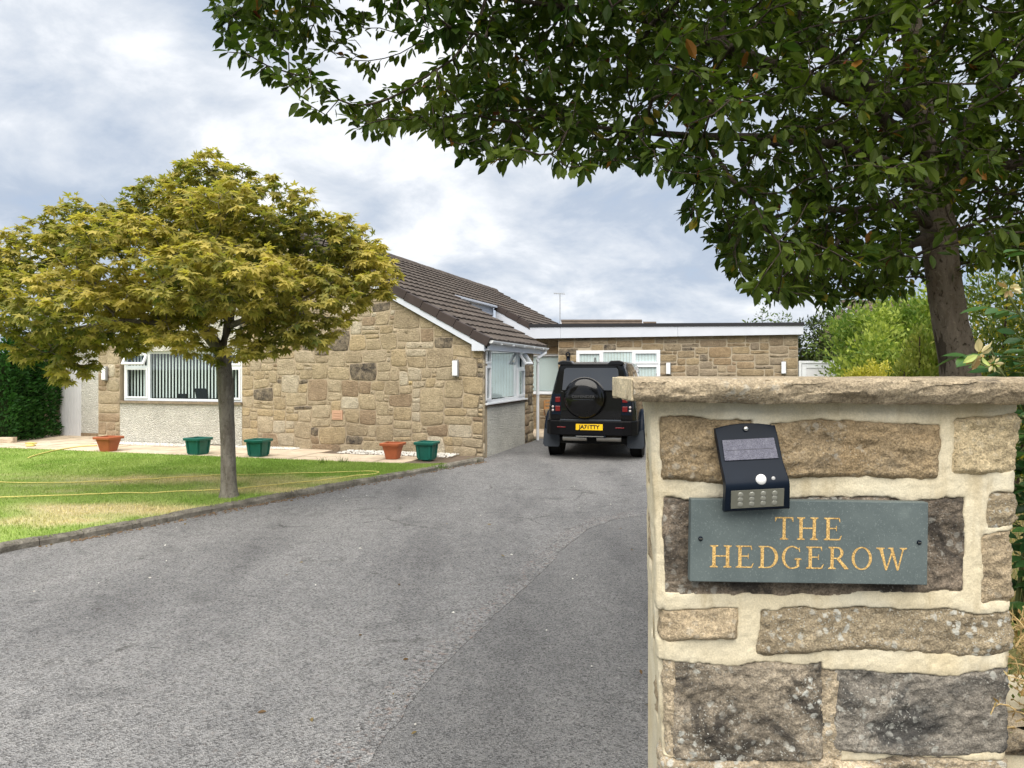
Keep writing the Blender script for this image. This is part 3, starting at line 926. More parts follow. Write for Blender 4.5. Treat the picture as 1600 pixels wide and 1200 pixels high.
def window(parent, loc, rz, W_, H_, bays, blind=None, room=True, sill=True, fr=0.055):
    """bays: (x0, x1, transom_z or None, open_fan_angle, sash_below)"""
    w = empty('window', loc, rz, parent)
    mb = MB()
    d0, d1 = 0.0, 0.07
    mb.box(0, W_, d0, d1, 0, fr); mb.box(0, W_, d0, d1, H_ - fr, H_)
    mb.box(0, fr, d0, d1, fr, H_ - fr); mb.box(W_ - fr, W_, d0, d1, fr, H_ - fr)
    for (x0, x1, tz, op, sash) in bays:
        if x1 < W_ - 0.001: mb.box(x1 - fr * 0.55, x1 + fr * 0.55, d0 + 0.001, d1 - 0.001, fr, H_ - fr)
        if tz: mb.box(x0 + fr * 0.56, x1 - fr * 0.56, d0 + 0.002, d1 - 0.002, tz - fr * 0.5, tz + fr * 0.5)
    mb.build('frame', M['upvc'], w, bevel=0.004)
    def sash_fn(x0, x1, z0, z1, angle, framed):
        piv = empty('casement', (0, 0, 0), 0, w) if False else None
        sb = MB(); t = 0.048 if framed else 0.0
        X0, X1, Z0, Z1 = x0, x1, z0, z1
        hinge = Vector((0, -0.004, Z1))
        rot = Matrix.Rotation(angle, 4, 'X')
        def tr(p): return tuple(rot @ (Vector(p) - hinge) + hinge)
        so = None
        if framed:
            for bx in ((X0, X1, Z0, Z0 + t), (X0, X1, Z1 - t, Z1), (X0, X0 + t, Z0 + t, Z1 - t), (X1 - t, X1, Z0 + t, Z1 - t)):
                sb.box(bx[0], bx[1], -0.022, 0.03, bx[2], bx[3])
            sb.v = [tr(p) for p in sb.v]
            so = sb.build('sash', M['upvc'], w, bevel=0.004)
        g = MB().box(X0 + t, X1 - t, 0.012, 0.018, Z0 + t, Z1 - t)
        g.v = [tr(p) for p in g.v]
        g.build('pane', M['glass'], w)
    for (x0, x1, tz, op, sash) in bays:
        a = x0 + (fr if x0 < 0.001 else fr * 0.55) - 0.004
        c_ = x1 - (fr if x1 > W_ - 0.001 else fr * 0.55) + 0.004
        if tz:
            sash_fn(a, c_, fr - 0.004, tz - fr * 0.5 + 0.004, 0, sash)
            sash_fn(a, c_, tz + fr * 0.5 - 0.004, H_ - fr + 0.004, -op, True)
        else:
            sash_fn(a, c_, fr - 0.004, H_ - fr + 0.004, 0, sash)
    if sill:
        MB().box(-0.03, W_ + 0.03, -0.07, 0.02, -0.035, -0.002).build('sill', M['upvc'], w, bevel=0.006)
    if blind:
        sp, wd_, ang_, y_, a, c_ = blind
        mb = MB(); x_ = a
        while x_ < c_:
            dx_, dy_ = wd_ / 2 * math.cos(ang_), wd_ / 2 * math.sin(ang_)
            mb.add([(x_ - dx_, y_ - dy_, 0.07), (x_ + dx_, y_ + dy_, 0.07), (x_ + dx_, y_ + dy_, H_ - 0.04), (x_ - dx_, y_ - dy_, H_ - 0.04)], [(0, 1, 2, 3)])
            x_ += sp
        mb.build('blind', M['blind'], w)
    if room:
        mb = MB()
        mb.add([(0.01, 0.08, 0.01), (W_ - 0.01, 0.08, 0.01), (W_ - 0.01, 0.08, H_ - 0.01), (0.01, 0.08, H_ - 0.01), (0.01, 0.9, 0.01), (W_ - 0.01, 0.9, 0.01), (W_ - 0.01, 0.9, H_ - 0.01), (0.01, 0.9, H_ - 0.01)],
               [(4, 5, 6, 7), (0, 1, 5, 4), (1, 2, 6, 5), (2, 3, 7, 6), (3, 0, 4, 7)])
        mb.build('room', M['room'], w)
    return w

FW, FH = WX1 - WX0, WZ1 - WZ0
wf = window(house, (WX0, 0.05, WZ0), 0, FW, FH, [(0, 0.72, 0.80, R(28), True), (0.72, 2.80, None, 0, False), (2.80, FW, 0.80, 0, True)],
       blind=(0.092, 0.034, R(8), 0.16, 0.07, FW - 0.05))
wf['label'] = 'wide white front window with vertical blinds and one open top light'
mb = MB(); mb.prism([(1.98, 0.06), (2.30, 0.06), (2.24, 0.30), (1.93, 0.30)], 0.098, 0.108); mb.box(1.48, 1.70, 0.09, 0.12, 0.06, 0.17)
mb.build('laptop_screens', M['black_plastic'], wf)
ws = window(house, (0.0, 0.10, 1.11), R(90), 2.94, 1.16, [(0, 0.40, 0.78, 0, True), (0.40, 2.30, None, 0, False), (2.30, 2.94, 0.72, R(36), True)],
       blind=(0.075, 0.066, R(-32), 0.125, 0.75, 2.88))
ws['label'] = 'white side window with a top light propped open by the downpipe'
# apron under the side window and lintel strip above
sr = empty('side_render', parent=house)
MB().box(-0.2, -0.004, 0.10, 3.05, 0.0, 1.04).build('pebbledash', M['render_grey_lifted'], sr)
MB().box(-0.2, 0.04, 0.10, 3.06, 1.043, 1.07).build('sill', plain('brown sill', (0.16, 0.115, 0.085), 0.9, 0.1, 0.3, 9), sr)

# ---- roof
roof = empty('roof', parent=house)
SLOPE = math.atan(TANP); SL = (EAVE_X - RIDGE_X) / math.cos(SLOPE)
NC = 17; EXP = SL / NC
def course(y0, y1, k_, side=1):
    """one course of roll-profile tiles; k counts up from the eave"""
    ny = int((y1 - y0) / 0.075) + 1
    ys = np.linspace(y0, y1, ny)
    roll = 0.022 * np.abs(np.sin(np.pi * (ys / 0.30))) ** 0.7
    jit = 0.004 * vnoise(np.floor(ys / 0.30), k_ * 1.7, 0.5, 77)
    rows = []
    for (s_, lift, rf) in ((k_ * EXP - 0.03, -0.02, 1), (k_ * EXP - 0.03, 0.042, 1), ((k_ + 1) * EXP + 0.01, 0.004, 1)):
        x_ = EAVE_X - s_ * math.cos(SLOPE); z_ = EAVE_Z + s_ * math.sin(SLOPE)
        h_ = lift + (roll * rf if lift > -0.01 else 0) + jit
        px_ = x_ + h_ * math.sin(SLOPE); pz_ = z_ + h_ * math.cos(SLOPE)
        if side < 0: px_ = 2 * RIDGE_X - px_
        rows.append(np.column_stack([px_ + 0 * ys, ys, pz_ + 0 * ys]))
    return np.concatenate(rows), grid_faces(3, ny)
YV, YN0, YN1, YE, KN = -0.10, 4.45, 8.45, 15.7, 9
for k_ in range(NC):
    spans = [(YV, YN0), (YN1, YE)] if k_ < KN else [(YV, YE)]
    for a, c_ in spans:
        v_, f_ = course(a + 0.1, c_, k_)
        mesh_obj('tile_course', v_, f_, M['tile'], roof)
V_, F_ = [], []; off = 0
for k_ in range(NC):
    v_, f_ = course(YV + 0.1, YE, k_, -1)
    V_.append(v_); F_.append(f_ + off); off += len(v_)
o = mesh_obj('far_slope_tiles', np.concatenate(V_), np.concatenate(F_), M['tile'], roof); o['kind'] = 'stuff'
# underlay so no light passes
def slope_sheet(x0, x1, y0, y1, dz):
    return [(x0, y0, roof_z(x0) + dz), (x1, y0, roof_z(x1) + dz), (x1, y1, roof_z(x1) + dz), (x0, y1, roof_z(x0) + dz)]
mb = MB()
xn = EAVE_X - KN * EXP * math.cos(SLOPE)
mb.add(slope_sheet(EAVE_X - .02, xn, YV + .05, YN0 - .02, -0.05), [(0, 1, 2, 3)])
mb.add(slope_sheet(EAVE_X - .02, xn, YN1 + .02, YE, -0.05), [(0, 1, 2, 3)])
mb.add(slope_sheet(xn, RIDGE_X, YV + .05, YE, -0.05), [(0, 1, 2, 3)])
mb.add(slope_sheet(RIDGE_X, -9.95, YV + .05, YE, -0.05), [(0, 1, 2, 3)])
mb.build('underlay', M['room'], roof)
# ridge tiles
y_ = YV
rid = None
while y_ < YE - 0.2:
    mb = MB()
    prof = [(-0.14, -0.085), (-0.10, -0.02), (-0.05, 0.025), (0, 0.04), (0.05, 0.025), (0.10, -0.02), (0.14, -0.085)]
    if rid is None:
        for e_ in (0.0, 0.445):
            mb.v += [(RIDGE_X + p[0], e_, RIDGE_Z + 0.05 + p[1]) for p in prof]
        mb.f += [(i, i + 1, i + 8, i + 7) for i in range(6)] + [tuple(range(7)), tuple(reversed(range(7, 14)))]
        o = mb.build('ridge_tile', M['tile'], roof); rid = o.data
    else:
        o = bpy.data.objects.new('ridge_tile', rid); COL.objects.link(o); o.parent = roof
    o.location = (0, y_, random.uniform(-.006, .006))
    y_ += 0.45
# verge units (near gable, both slopes) and the far verge beside the notch
def verge(y, s0, s1, side, n_, mat):
    for k_ in range(n_):
        a, c_ = s0 + (s1 - s0) * k_ / n_, s0 + (s1 - s0) * (k_ + 1) / n_
        a += 0.006
        def P_(s_, up, yy):
            x_ = EAVE_X - s_ * math.cos(SLOPE) + up * math.sin(SLOPE); z_ = EAVE_Z + s_ * math.sin(SLOPE) + up * math.cos(SLOPE)
            if side < 0: x_ = 2 * RIDGE_X - x_
            return (x_, yy, z_)
        lo, hi, tilt = -0.125, 0.062, 0.026
        v_ = []
        for yy in (y - 0.03, y + 0.16):
            v_ += [P_(a, lo, yy), P_(c_, lo - tilt * 0.4, yy), P_(c_, hi - tilt, yy), P_(a, hi, yy)]
        f_ = [(0, 1, 2, 3), (7, 6, 5, 4), (3, 2, 6, 7), (0, 3, 7, 4), (1, 0, 4, 5), (2, 1, 5, 6)]
        mesh_obj('verge_unit', v_, f_, mat, roof, bevel=0.006)
verge(YV, -0.03, SL, 1, 14, M['verge'])
verge(YV, -0.03, SL, -1, 14, M['verge'])
verge(YN1, 1.3, KN * EXP, 1, 4, M['verge'])
# bargeboards
def barge(name, y, s0, s1, side, dz0, dz1, thick=0.03):
    def P_(s_, up):
        x_ = EAVE_X - s_ * math.cos(SLOPE); z_ = EAVE_Z + s_ * math.sin(SLOPE) + up
        if side < 0: x_ = 2 * RIDGE_X - x_
        return (x_, z_)
    return MB().prism([P_(s0, dz0), P_(s1, dz0), P_(s1, dz1), P_(s0, dz1)], y, y + thick).build(name, M['fascia'], roof)
barge('bargeboard', YV - 0.01, 0.10, SL, 1, -0.275, -0.10, 0.03)
barge('bargeboard', YV - 0.01, 0.10, SL, -1, -0.275, -0.10, 0.03)
barge('bargeboard', YN1 - 0.01, 1.0, KN * EXP, 1, -0.38, -0.10, 0.03)
MB().prism([(-0.20, 2.17), (0.055, 2.17), (0.055, 2.27), (-0.20, 2.41)], YV - 0.022, YV + 0.09).build('box_end', M['fascia'], roof)
# soffit, fascia and gutter along the side
MB().box(0.0, 0.12, YV + 0.1, YN0, 2.185, 2.215).build('soffit', M['fascia'], roof)
MB().box(0.085, 0.115, YV + 0.1, YN0, 2.216, 2.40).build('fascia_board', M['fascia'], roof)
def gutter(name, pts, r_=0.058):
    mb = MB(); a, c_ = [Vector(p) for p in pts]
    n_ = 9
    for p in (a, c_):
        for rad_ in (r_, r_ - 0.008):
            for k_ in range(n_):
                t = math.pi * k_ / (n_ - 1)
                mb.v.append((p.x + rad_ * math.cos(t), p.y, p.z - rad_ * math.sin(t)))
    for k_ in range(n_ - 1):
        mb.f.append((k_, k_ + 1, 2 * n_ + k_ + 1, 2 * n_ + k_)); mb.f.append((n_ + k_ + 1, n_ + k_, 3 * n_ + k_, 3 * n_ + k_ + 1))
    mb.f += [(0, n_, 3 * n_, 2 * n_), (n_ - 1, 3 * n_ - 1, 4 * n_ - 1, 2 * n_ - 1)]
    mb.f += [tuple(range(n_)), tuple(reversed(range(2 * n_, 3 * n_)))]
    return mb.build(name, M['upvc'], roof)
g1 = gutter('gutter', [(0.185, YV + 0.02, 2.375), (0.185, YN0 + 0.03, 2.345)])
gx_ = xn + 0.05
MB().box(gx_ - 0.16, gx_ - 0.13, YN0, YN1, roof_z(xn) - 0.33, roof_z(xn) - 0.06).build('fascia_board', M['fascia'], roof)
MB().box(gx_ - 0.12, gx_ + 0.02, YN0 + .3, YN1, roof_z(xn) - 0.07, roof_z(xn) + 0.0).build('gutter', M['fascia'], roof, bevel=0.015)
mb = MB()
for y_ in np.arange(0.5, YN0, 0.85): mb.box(0.115, 0.25, y_ - 0.015, y_ + 0.015, 2.30, 2.325)
mb.build('gutter_brackets', M['upvc'], roof)
dp = MB()
dp.tube([(0.185, YN0 - 0.12, 2.31), (0.185, YN0 - 0.12, 2.22), (0.10, 3.86, 2.08), (0.10, 3.86, 1.9), (0.10, 3.86, 0.02)], 0.036, 10)
dp.lathe([(0.046, 0.0), (0.046, 0.05)], 10, (0.10, 3.86, 1.15)); dp.lathe([(0.046, 0.0), (0.046, 0.05)], 10, (0.10, 3.86, 1.98))
o = dp.build('downpipe', M['upvc'], house); auto_smooth(o)

# ---- rear wing with flat roof
WY, WXR = 6.5, 6.40
wing = empty('rear_wing', parent=house)
mb = MB(); mb.box(0.0, WXR, WY, WY + 0.2, -0.05, 2.72); mb.box(WXR - 0.2, WXR, WY + 0.2, WY + 5, -0.05, 2.72); mb.box(0.0, 0.2, WY + 0.2, WY + 0.45, -0.05, 2.72)
mb.build('mortar', M['mortar_wing'], wing)
wsz = [(4, 2)] * 5 + [(3, 2)] * 3 + [(5, 2)] * 3 + [(3, 1)] * 2 + [(4, 1)] * 2 + [(3, 3)] * 2 + [(2, 2)] * 2 + [(5, 3), (6, 2)]
ww_hole = (0.50, 2.90, 0.92, 2.36)
n_w = rubble(wing, 0.0, WXR, 0.02, 2.70, 0.118, 0.098, wsz, 12, 0.006, [], [('wing_stone', 0.9), ('stone_dark', 0.07), ('stone_brown', 1)], y=WY, proud=0.014, joint=0.022, holes=(ww_hole,), limit=(115, 1.30))
ww = window(house, (0.53, WY - 0.035, 0.95), 0, 2.34, 1.38, [(0, 0.74, None, 0, True), (0.74, 1.60, None, 0, False), (1.60, 2.34, 0.98, 0, True)], blind=(0.085, 0.084, R(9), 0.0295, 0.10, 2.28), room=False)
ww['label'] = 'white window of the rear wing behind the parked car'
lw = empty('recess_wall', parent=house)
mb = MB(); mb.box(-3.2, 0.0, WY + 0.42, WY + 0.6, -0.05, 1.08); mb.box(-3.2, 0.0, WY + 0.42, WY + 0.6, 2.24, 2.72); mb.box(-3.2, -1.3, WY + 0.42, WY + 0.6, 1.08, 2.24)
mb.build('mortar', M['mortar_wing'], lw)
rubble(lw, -1.6, 0.0, 0.02, 1.06, 0.13, 0.1, wsz, 15, 0.006, [], [('wing_stone', 1.0)], y=WY + 0.42, proud=0.014, joint=0.02)
rubble(lw, -1.6, 0.0, 2.26, 2.70, 0.13, 0.1, wsz, 16, 0.006, [], [('wing_stone', 1.0)], y=WY + 0.42, proud=0.014, joint=0.02)
wl = window(house, (-1.28, WY + 0.45, 1.10), 0, 1.27, 1.14, [(0, 1.27, None, 0, False)], blind=(0.085, 0.088, R(14), 0.085, 0.06, 1.24), room=False)
wl['label'] = 'recessed window with closed vertical blinds beside the downpipe'
fx = [(-0.80, 2.68, 3.02), (WXR + 0.12, 2.70, 2.935)]
def fascia_run(y0, y1, a0, a1):
    v_ = []
    for (x_, z0, z1) in fx:
        v_ += [(x_, y0, z0), (x_, y1, z0), (x_, y1, z1), (x_, y0, z1)]
    return v_, [(0, 1, 5, 4), (1, 2, 6, 5), (2, 3, 7, 6), (3, 0, 4, 7), (3, 2, 1, 0), (4, 5, 6, 7)]
def lerp_fx(x_):
    t = (x_ - fx[0][0]) / (fx[1][0] - fx[0][0])
    return fx[0][1] + (fx[1][1] - fx[0][1]) * t, fx[0][2] + (fx[1][2] - fx[0][2]) * t
fr_ = empty('flat_roof', parent=house)
joints = [-0.80, 0.1, 3.35, WXR + 0.12]
for a, c_ in zip(joints[:-1], joints[1:]):
    (a0, a1), (c0, c1) = lerp_fx(a), lerp_fx(c_)
    v_ = []
    for (x_, z0, z1) in ((a + 0.003, a0, a1), (c_ - 0.003, c0, c1)):
        v_ += [(x_, WY - 0.16, z0), (x_, WY - 0.13, z0), (x_, WY - 0.13, z1), (x_, WY - 0.16, z1)]
    mesh_obj('fascia_board', v_, [(0, 1, 5, 4), (1, 2, 6, 5), (2, 3, 7, 6), (3, 0, 4, 7), (3, 2, 1, 0), (4, 5, 6, 7)], M['fascia'], fr_)
mb = MB()
(a0, a1), (c0, c1) = lerp_fx(-0.8), lerp_fx(WXR + 0.12)
v_ = []
for (x_, z1) in ((-0.82, a1), (WXR + 0.14, c1)):
    v_ += [(x_, WY - 0.185, z1 - 0.01), (x_, WY + 6, z1 - 0.01), (x_, WY + 6, z1 + 0.075), (x_, WY - 0.185, z1 + 0.075)]
mb.add(v_, [(0, 1, 5, 4), (1, 2, 6, 5), (2, 3, 7, 6), (3, 0, 4, 7), (3, 2, 1, 0), (4, 5, 6, 7)])
mb.build('felt_edge', M['black_felt'], fr_)
MB().box(-0.8, WXR + 0.11, WY - 0.13, WY + 6, 2.70, 2.73).build('soffit', M['fascia'], fr_)
MB().box(WXR + 0.09, WXR + 0.12, WY - 0.13, WY + 6, 2.70, 2.93).build('fascia_board', M['fascia'], fr_)

# ---- link wall with the boarded door on the left
lk = empty('link_wall', parent=house)
MB().box(-11.32, -9.74, 0.95, 1.15, -0.05, 2.5).build('pebbledash', M['render_grey_lifted'], lk)
MB().box(-11.32, -9.76, 0.935, 0.95, 0.0, 0.16).build('plinth', M['stone_brown'], lk)
MB().box(-12.15, -11.32, 0.95, 1.15, 2.05, 2.5).build('lintel', M['render_grey_lifted'], lk)
MB().box(-12.7, -12.1, 0.97, 1.15, -0.05, 2.5).build('mortar', M['mortar_house'], lk)
rubble(lk, -12.65, -12.12, 0.02, 2.45, 0.13, 0.12, [(2, 2), (4, 2), (2, 3), (2, 1)], 31, 0.01, [], [('stone', 0.8), ('stone_brown', 1)], y=0.97, proud=0.02)
MB().box(-12.9, -9.7, 0.75, 3.2, 2.5, 2.68).build('flat_roof_edge', M['fascia'], lk)
dr = empty('door', (-12.1, 1.0, 0.0), 0, house)
for k_ in range(7):
    MB().box(k_ * 0.11 + 0.003, k_ * 0.11 + 0.107, 0, 0.03, 0.06, 2.02).build('board', M['white_door'], dr, bevel=0.006)
MB().box(0, 0.77, 0.03, 0.05, 0.06, 2.02).build('backing', M['white_door'], dr)
MB().box(-0.035, 0.0, -0.03, 0.05, 0.06, 2.05).build('jamb', M['white_door'], dr)

# ---- wall lights (things of their own)
def wall_light(px, x, y, z, label, side=0):
    r_ = empty('wall_light', hw(x, y, z), HA)
    MB().box(-0.06, 0.06, -0.055, -0.002, -0.17, 0.17).build('housing', M['grey_plastic'], r_, bevel=0.008)
    MB().box(-0.062, 0.045, -0.085, -0.056, -0.15, 0.15).build('diffuser', plain('white diffuser', (0.80, 0.82, 0.84), 0.4), r_, bevel=0.01)
    tag(r_, label, 'wall light', 'white box wall lights on the house')
wall_light(714, -0.56, -0.045, 1.82, 'white box wall light on the stone gable near its right corner')
wall_light(165, -9.48, -0.055, 1.70, 'white box wall light on the stone pier left of the front window')
wall_light(142, -10.02, 0.95, 1.69, 'white box wall light on grey render by the white boarded door')
wall_light(1045, 3.10, WY - 0.03, 1.82, 'white box wall light right of the rear wing window')
wall_light(1223, 6.05, WY - 0.03, 1.84, 'white box wall light at the right end of the rear wing')

# ---- black iron ornament on the wing pier
orn = empty('wall_ornament', hw(0.30, WY - 0.03, 2.02), HA)
tag(orn, 'black cast iron ornament hanging on the wing wall above the car', 'ornament')
mb = MB().box(-0.055, 0.055, -0.02, 0.0, -0.32, 0.16); mb.build('back_plate', M['black_plastic'], orn, bevel=0.01)
pts = [(0.055 * math.cos(t) , -0.05, 0.20 + 0.055 * math.sin(t)) for t in np.linspace(-1.2, 4.2, 14)]
MB().tube(pts, 0.018, 6).build('scroll', M['black_plastic'], orn, smooth=True)
MB().lathe([(0.012, 0.11), (0.035, 0.09), (0.045, 0.03), (0.06, 0.0)], 14, (0, -0.065, -0.02)).build('bell', M['black_plastic'], orn, smooth=True)

# ---- side gate
gt = empty('side_gate', hw(WXR + 0.02, WY + 0.05, 0.0), HA)
tag(gt, 'white panelled side gate at the right end of the rear wing', 'gate')
mb = MB(); mb.box(0, 0.07, 0, 0.09, 0, 2.02); mb.box(0.93, 1.0, 0, 0.09, 0, 2.02); mb.box(0.07, 0.93, 0, 0.09, 1.95, 2.02)
mb.build('frame', M['upvc'], gt, bevel=0.005)
mb = MB(); mb.box(0.08, 0.19, 0.02, 0.07, 0.02, 1.94); mb.box(0.81, 0.92, 0.02, 0.07, 0.02, 1.94); mb.box(0.19, 0.81, 0.02, 0.07, 1.83, 1.94); mb.box(0.19, 0.81, 0.02, 0.07, 0.02, 0.2); mb.box(0.19, 0.81, 0.02, 0.07, 0.95, 1.08)
mb.build('leaf', M['upvc'], gt, bevel=0.008)
for z0, z1 in ((0.2, 0.95), (1.08, 1.83)): MB().box(0.19, 0.81, 0.04, 0.06, z0, z1).build('panel', M['white_door'], gt)
MB().box(0.84, 0.87, -0.03, 0.02, 1.0, 1.02).build('handle', M['grey_plastic'], gt)

# small patio and chair in the notch
pt = structure(empty('patio', HO, HA))
for i in range(6):
    for j in range(3):
        MB().box(-2.6 + i * 0.6 + .005, -2.0 + i * 0.6 - .005, 4.55 + j * 0.8, 5.35 + j * 0.8 - 0.01, -0.01, 0.05 + random.uniform(-.003, .003)).build('paving_slab', M['slab'], pt)
wood = plain('varnished wood', (0.38, 0.19, 0.07), 0.5, 0.4, 0.2, 12)
iron = plain('dark iron', (0.03, 0.028, 0.026), 0.6)
ch = empty('garden_chair', hw(-0.10, 6.35, 0.05), HA + R(35))
tag(ch, 'wooden garden chair with dark iron legs half hidden by the downpipe', 'chair')
for k_ in range(4): MB().box(-0.21, 0.21, -0.20 + k_ * 0.102, -0.11 + k_ * 0.102, 0.43, 0.45).build('seat_slat', wood, ch)
for s_ in (-1, 1):
    MB().tube([(s_ * 0.2, -0.2, 0), (s_ * 0.2, 0.12, 0.43), (s_ * 0.2, 0.2, 0.60)], 0.014, 6).build('leg', iron, ch)
    MB().tube([(s_ * 0.2, 0.22, 0), (s_ * 0.2, -0.14, 0.43)], 0.014, 6).build('leg', iron, ch)
    MB().box(s_ * 0.2 - 0.02, s_ * 0.2 + 0.02, 0.19, 0.215, 0.45, 0.86).build('back_post', wood, ch)
for z_ in (0.62, 0.72, 0.82): MB().box(-0.18, 0.18, 0.195, 0.21, z_, z_ + 0.055).build('back_slat', wood, ch)

# ------------------------------------------------------------------ planters
def planter(px, py, wpx, kind, label, group):
    p = on_ground(px, py, 0.06)
    W_ = wpx / F * p.y * 0.93
    r_ = empty('planter', (p.x, p.y + W_ * 0.45, 0.075), R(random.uniform(-26, -12)))
    tag(r_, label, 'planter', group)
    Hh = 0.34 if kind == 'green' else 0.31
    mt = M['green_plastic'] if kind == 'green' else M['terracotta']
    tw, bw = W_ * 0.345, W_ * (0.29 if kind == 'green' else 0.24)
    def ring(hw_, z_, r0=0.03):
        pts = []
        for cx_, cy_, a0 in ((hw_ - r0, hw_ - r0, 0), (-hw_ + r0, hw_ - r0, 90), (-hw_ + r0, -hw_ + r0, 180), (hw_ - r0, -hw_ + r0, 270)):
            for k_ in range(4):
                t = R(a0 + 30 * k_); pts.append((cx_ + r0 * math.cos(t), cy_ + r0 * math.sin(t), z_))
        return pts
    mb = MB()
    rows = [ring(bw * 0.97, 0), ring(bw, 0.02), ring((tw + bw) / 2, Hh * 0.5), ring(tw, Hh - 0.05), ring(tw - 0.02, Hh - 0.05), ring(bw, Hh - 0.14)]
    for q_ in rows: mb.v += q_
    for a in range(len(rows) - 1):
        for k_ in range(16): mb.f.append((a * 16 + k_, a * 16 + (k_ + 1) % 16, (a + 1) * 16 + (k_ + 1) % 16, (a + 1) * 16 + k_))
    mb.f.append(tuple(reversed(range(16))))
    o = mb.build('body', mt, r_); auto_smooth(o)
    mb = MB()
    rows = [ring(tw + 0.002, Hh - 0.055), ring(tw + 0.035, Hh - 0.05), ring(tw + 0.04, Hh - 0.01), ring(tw + 0.03, Hh), ring(tw - 0.012, Hh), ring(tw - 0.018, Hh - 0.05)]
    for q_ in rows: mb.v += q_
    for a in range(len(rows) - 1):
        for k_ in range(16): mb.f.append((a * 16 + k_, a * 16 + (k_ + 1) % 16, (a + 1) * 16 + (k_ + 1) % 16, (a + 1) * 16 + k_))
    o = mb.build('rim', mt, r_); auto_smooth(o)
    if kind == 'green':
        for a in range(4):
            rot = Matrix.Rotation(R(90 * a), 4, 'Z')
            for s_ in (-1, 1):
                q_ = MB().add([(s_ * bw * 0.78 - .02, -bw - 0.002, 0.03), (s_ * bw * 0.78 + .02, -bw - 0.002, 0.03), (s_ * tw * 0.78 + .02, -tw - 0.0, Hh - 0.06), (s_ * tw * 0.78 - .02, -tw - 0.0, Hh - 0.06),
                               (s_ * bw * 0.78 - .02, -bw - 0.014, 0.03), (s_ * bw * 0.78 + .02, -bw - 0.014, 0.03), (s_ * tw * 0.78 + .02, -tw - 0.012, Hh - 0.06), (s_ * tw * 0.78 - .02, -tw - 0.012, Hh - 0.06)],
                              [(4, 5, 6, 7), (0, 4, 7, 3), (5, 1, 2, 6), (3, 7, 6, 2), (0, 1, 5, 4)])
                q_.v = [tuple(rot @ Vector(p_)) for p_ in q_.v]
                q_.build('corner_rib', mt, r_)
    mb = MB(); n_ = 12
    mb.v = [(0, 0, Hh - 0.11)] + [((tw - .03) * math.cos(6.283 * k_ / n_) * 1.15, (tw - .03) * math.sin(6.283 * k_ / n_) * 1.15, Hh - 0.12 + random.uniform(-.01, .01)) for k_ in range(n_)]
    mb.f = [(0, k_ + 1, (k_ + 1) % n_ + 1) for k_ in range(n_)]
    mb.v = [(max(-bw, min(bw, a)), max(-bw, min(bw, c_)), d_) for a, c_, d_ in mb.v]
    mb.build('soil', M['soil'], r_)
planter(160, 708, 42, 'terracotta', 'terracotta planter by the pier at the left of the front window', 'planters along the house wall')
planter(302, 713, 42, 'green', 'green planter under the front window left of the lawn tree', 'planters along the house wall')
planter(398, 716, 42, 'green', 'green planter at the left edge of the stone gable just right of the trunk', 'planters along the house wall')
planter(611, 720, 42, 'terracotta', 'terracotta planter on pebbles beside the rightmost green planter', 'planters along the house wall')
planter(665, 721, 42, 'green', 'green planter nearest the house corner and driveway', 'planters along the house wall')

# ------------------------------------------------------------------ hose
hp = [(-60, 748), (0, 752), (90, 753), (160, 751), (260, 746), (345, 741), (440, 739), (520, 737), (556, 735.5), (580, 735.5), (592, 737), (583, 739.5), (560, 742), (520, 747), (470, 753), (400, 760), (330, 765), (240, 768), (150, 771), (60, 774), (-40, 778)]
pts = []
for p in catmull([on_ground(a, c_, 0.10) for a, c_ in hp], 6):
    pts.append((p.x, p.y + 0.03 * float(vnoise(p.x * 2, p.y, 0, 4)), 0.092 + 0.008 * float(vnoise(p.x * 5, p.y * 5, 0, 3))))
o = MB().tube(pts, 0.0085, 6).build('garden_hose', M['yellow'], smooth=True)
tag(o, 'thin yellow garden hose looped across the lawn', 'hose')
pts = [on_ground(a, c_, 0.095) for a, c_ in [(152, 695.5), (128, 697), (112, 699), (88, 703), (66, 708), (52, 712), (44, 715)]]
o = MB().tube([(p.x, p.y, 0.09) for p in catmull(pts, 5)], 0.013, 6).build('garden_hose', M['yellow'], smooth=True)
tag(o, 'yellow hose end lying over the paving by the boarded door', 'hose')
p = on_ground(48, 697, 0.08)
spk = empty('sprinkler', (p.x, p.y, 0.08))
tag(spk, 'yellow plastic sprinkler lying on the paving near the hedge', 'sprinkler')
MB().lathe([(0.09, 0), (0.10, 0.02), (0.06, 0.04), (0.03, 0.05)], 12).build('base', M['yellow'], spk, smooth=True)
MB().tube([(-0.12, 0, 0.06), (0, 0, 0.07), (0.12, 0.02, 0.06)], [0.015, 0.025, 0.015], 8).build('arm', M['yellow'], spk, smooth=True)

# ------------------------------------------------------------------ parked car
m = Mat('black car paint', 0.22, 0.15, (0.002, 0.002, 0.0025), coat=0.55); m.b.inputs['Coat Roughness'].default_value = 0.03
m.roughness(m.rng(m.noise(3, 4), 0.3, 0.7, 0.16, 0.3))
M['paint'] = m.m
m = Mat('car glass', 0.03, 1.0, (0.004, 0.006, 0.009), coat=1.0); M['car_glass'] = m.m
M['rubber'] = plain('tyre rubber', (0.012, 0.012, 0.012), 0.85, 0.2)
M['flap'] = plain('grey mudflap', (0.034, 0.041, 0.052), 0.6, 0.3, 0.15, 5)
m = Mat('red lens', 0.15, 0.4, (0.13, 0.004, 0.006), coat=0.4); M['red'] = m.m
m = Mat('clear lens', 0.15, 0.6, (0.42, 0.36, 0.36), coat=0.6); M['clear'] = m.m
M['chrome'] = Mat('dull steel', 0.35, 0.5, (0.42, 0.40, 0.36), metallic=0.9).m
M['plate'] = plain('yellow plate', (0.80, 0.50, 0.012), 0.45, 0.3, 0.05, 20)
M['ink'] = plain('black print', (0.012, 0.012, 0.012), 0.6)

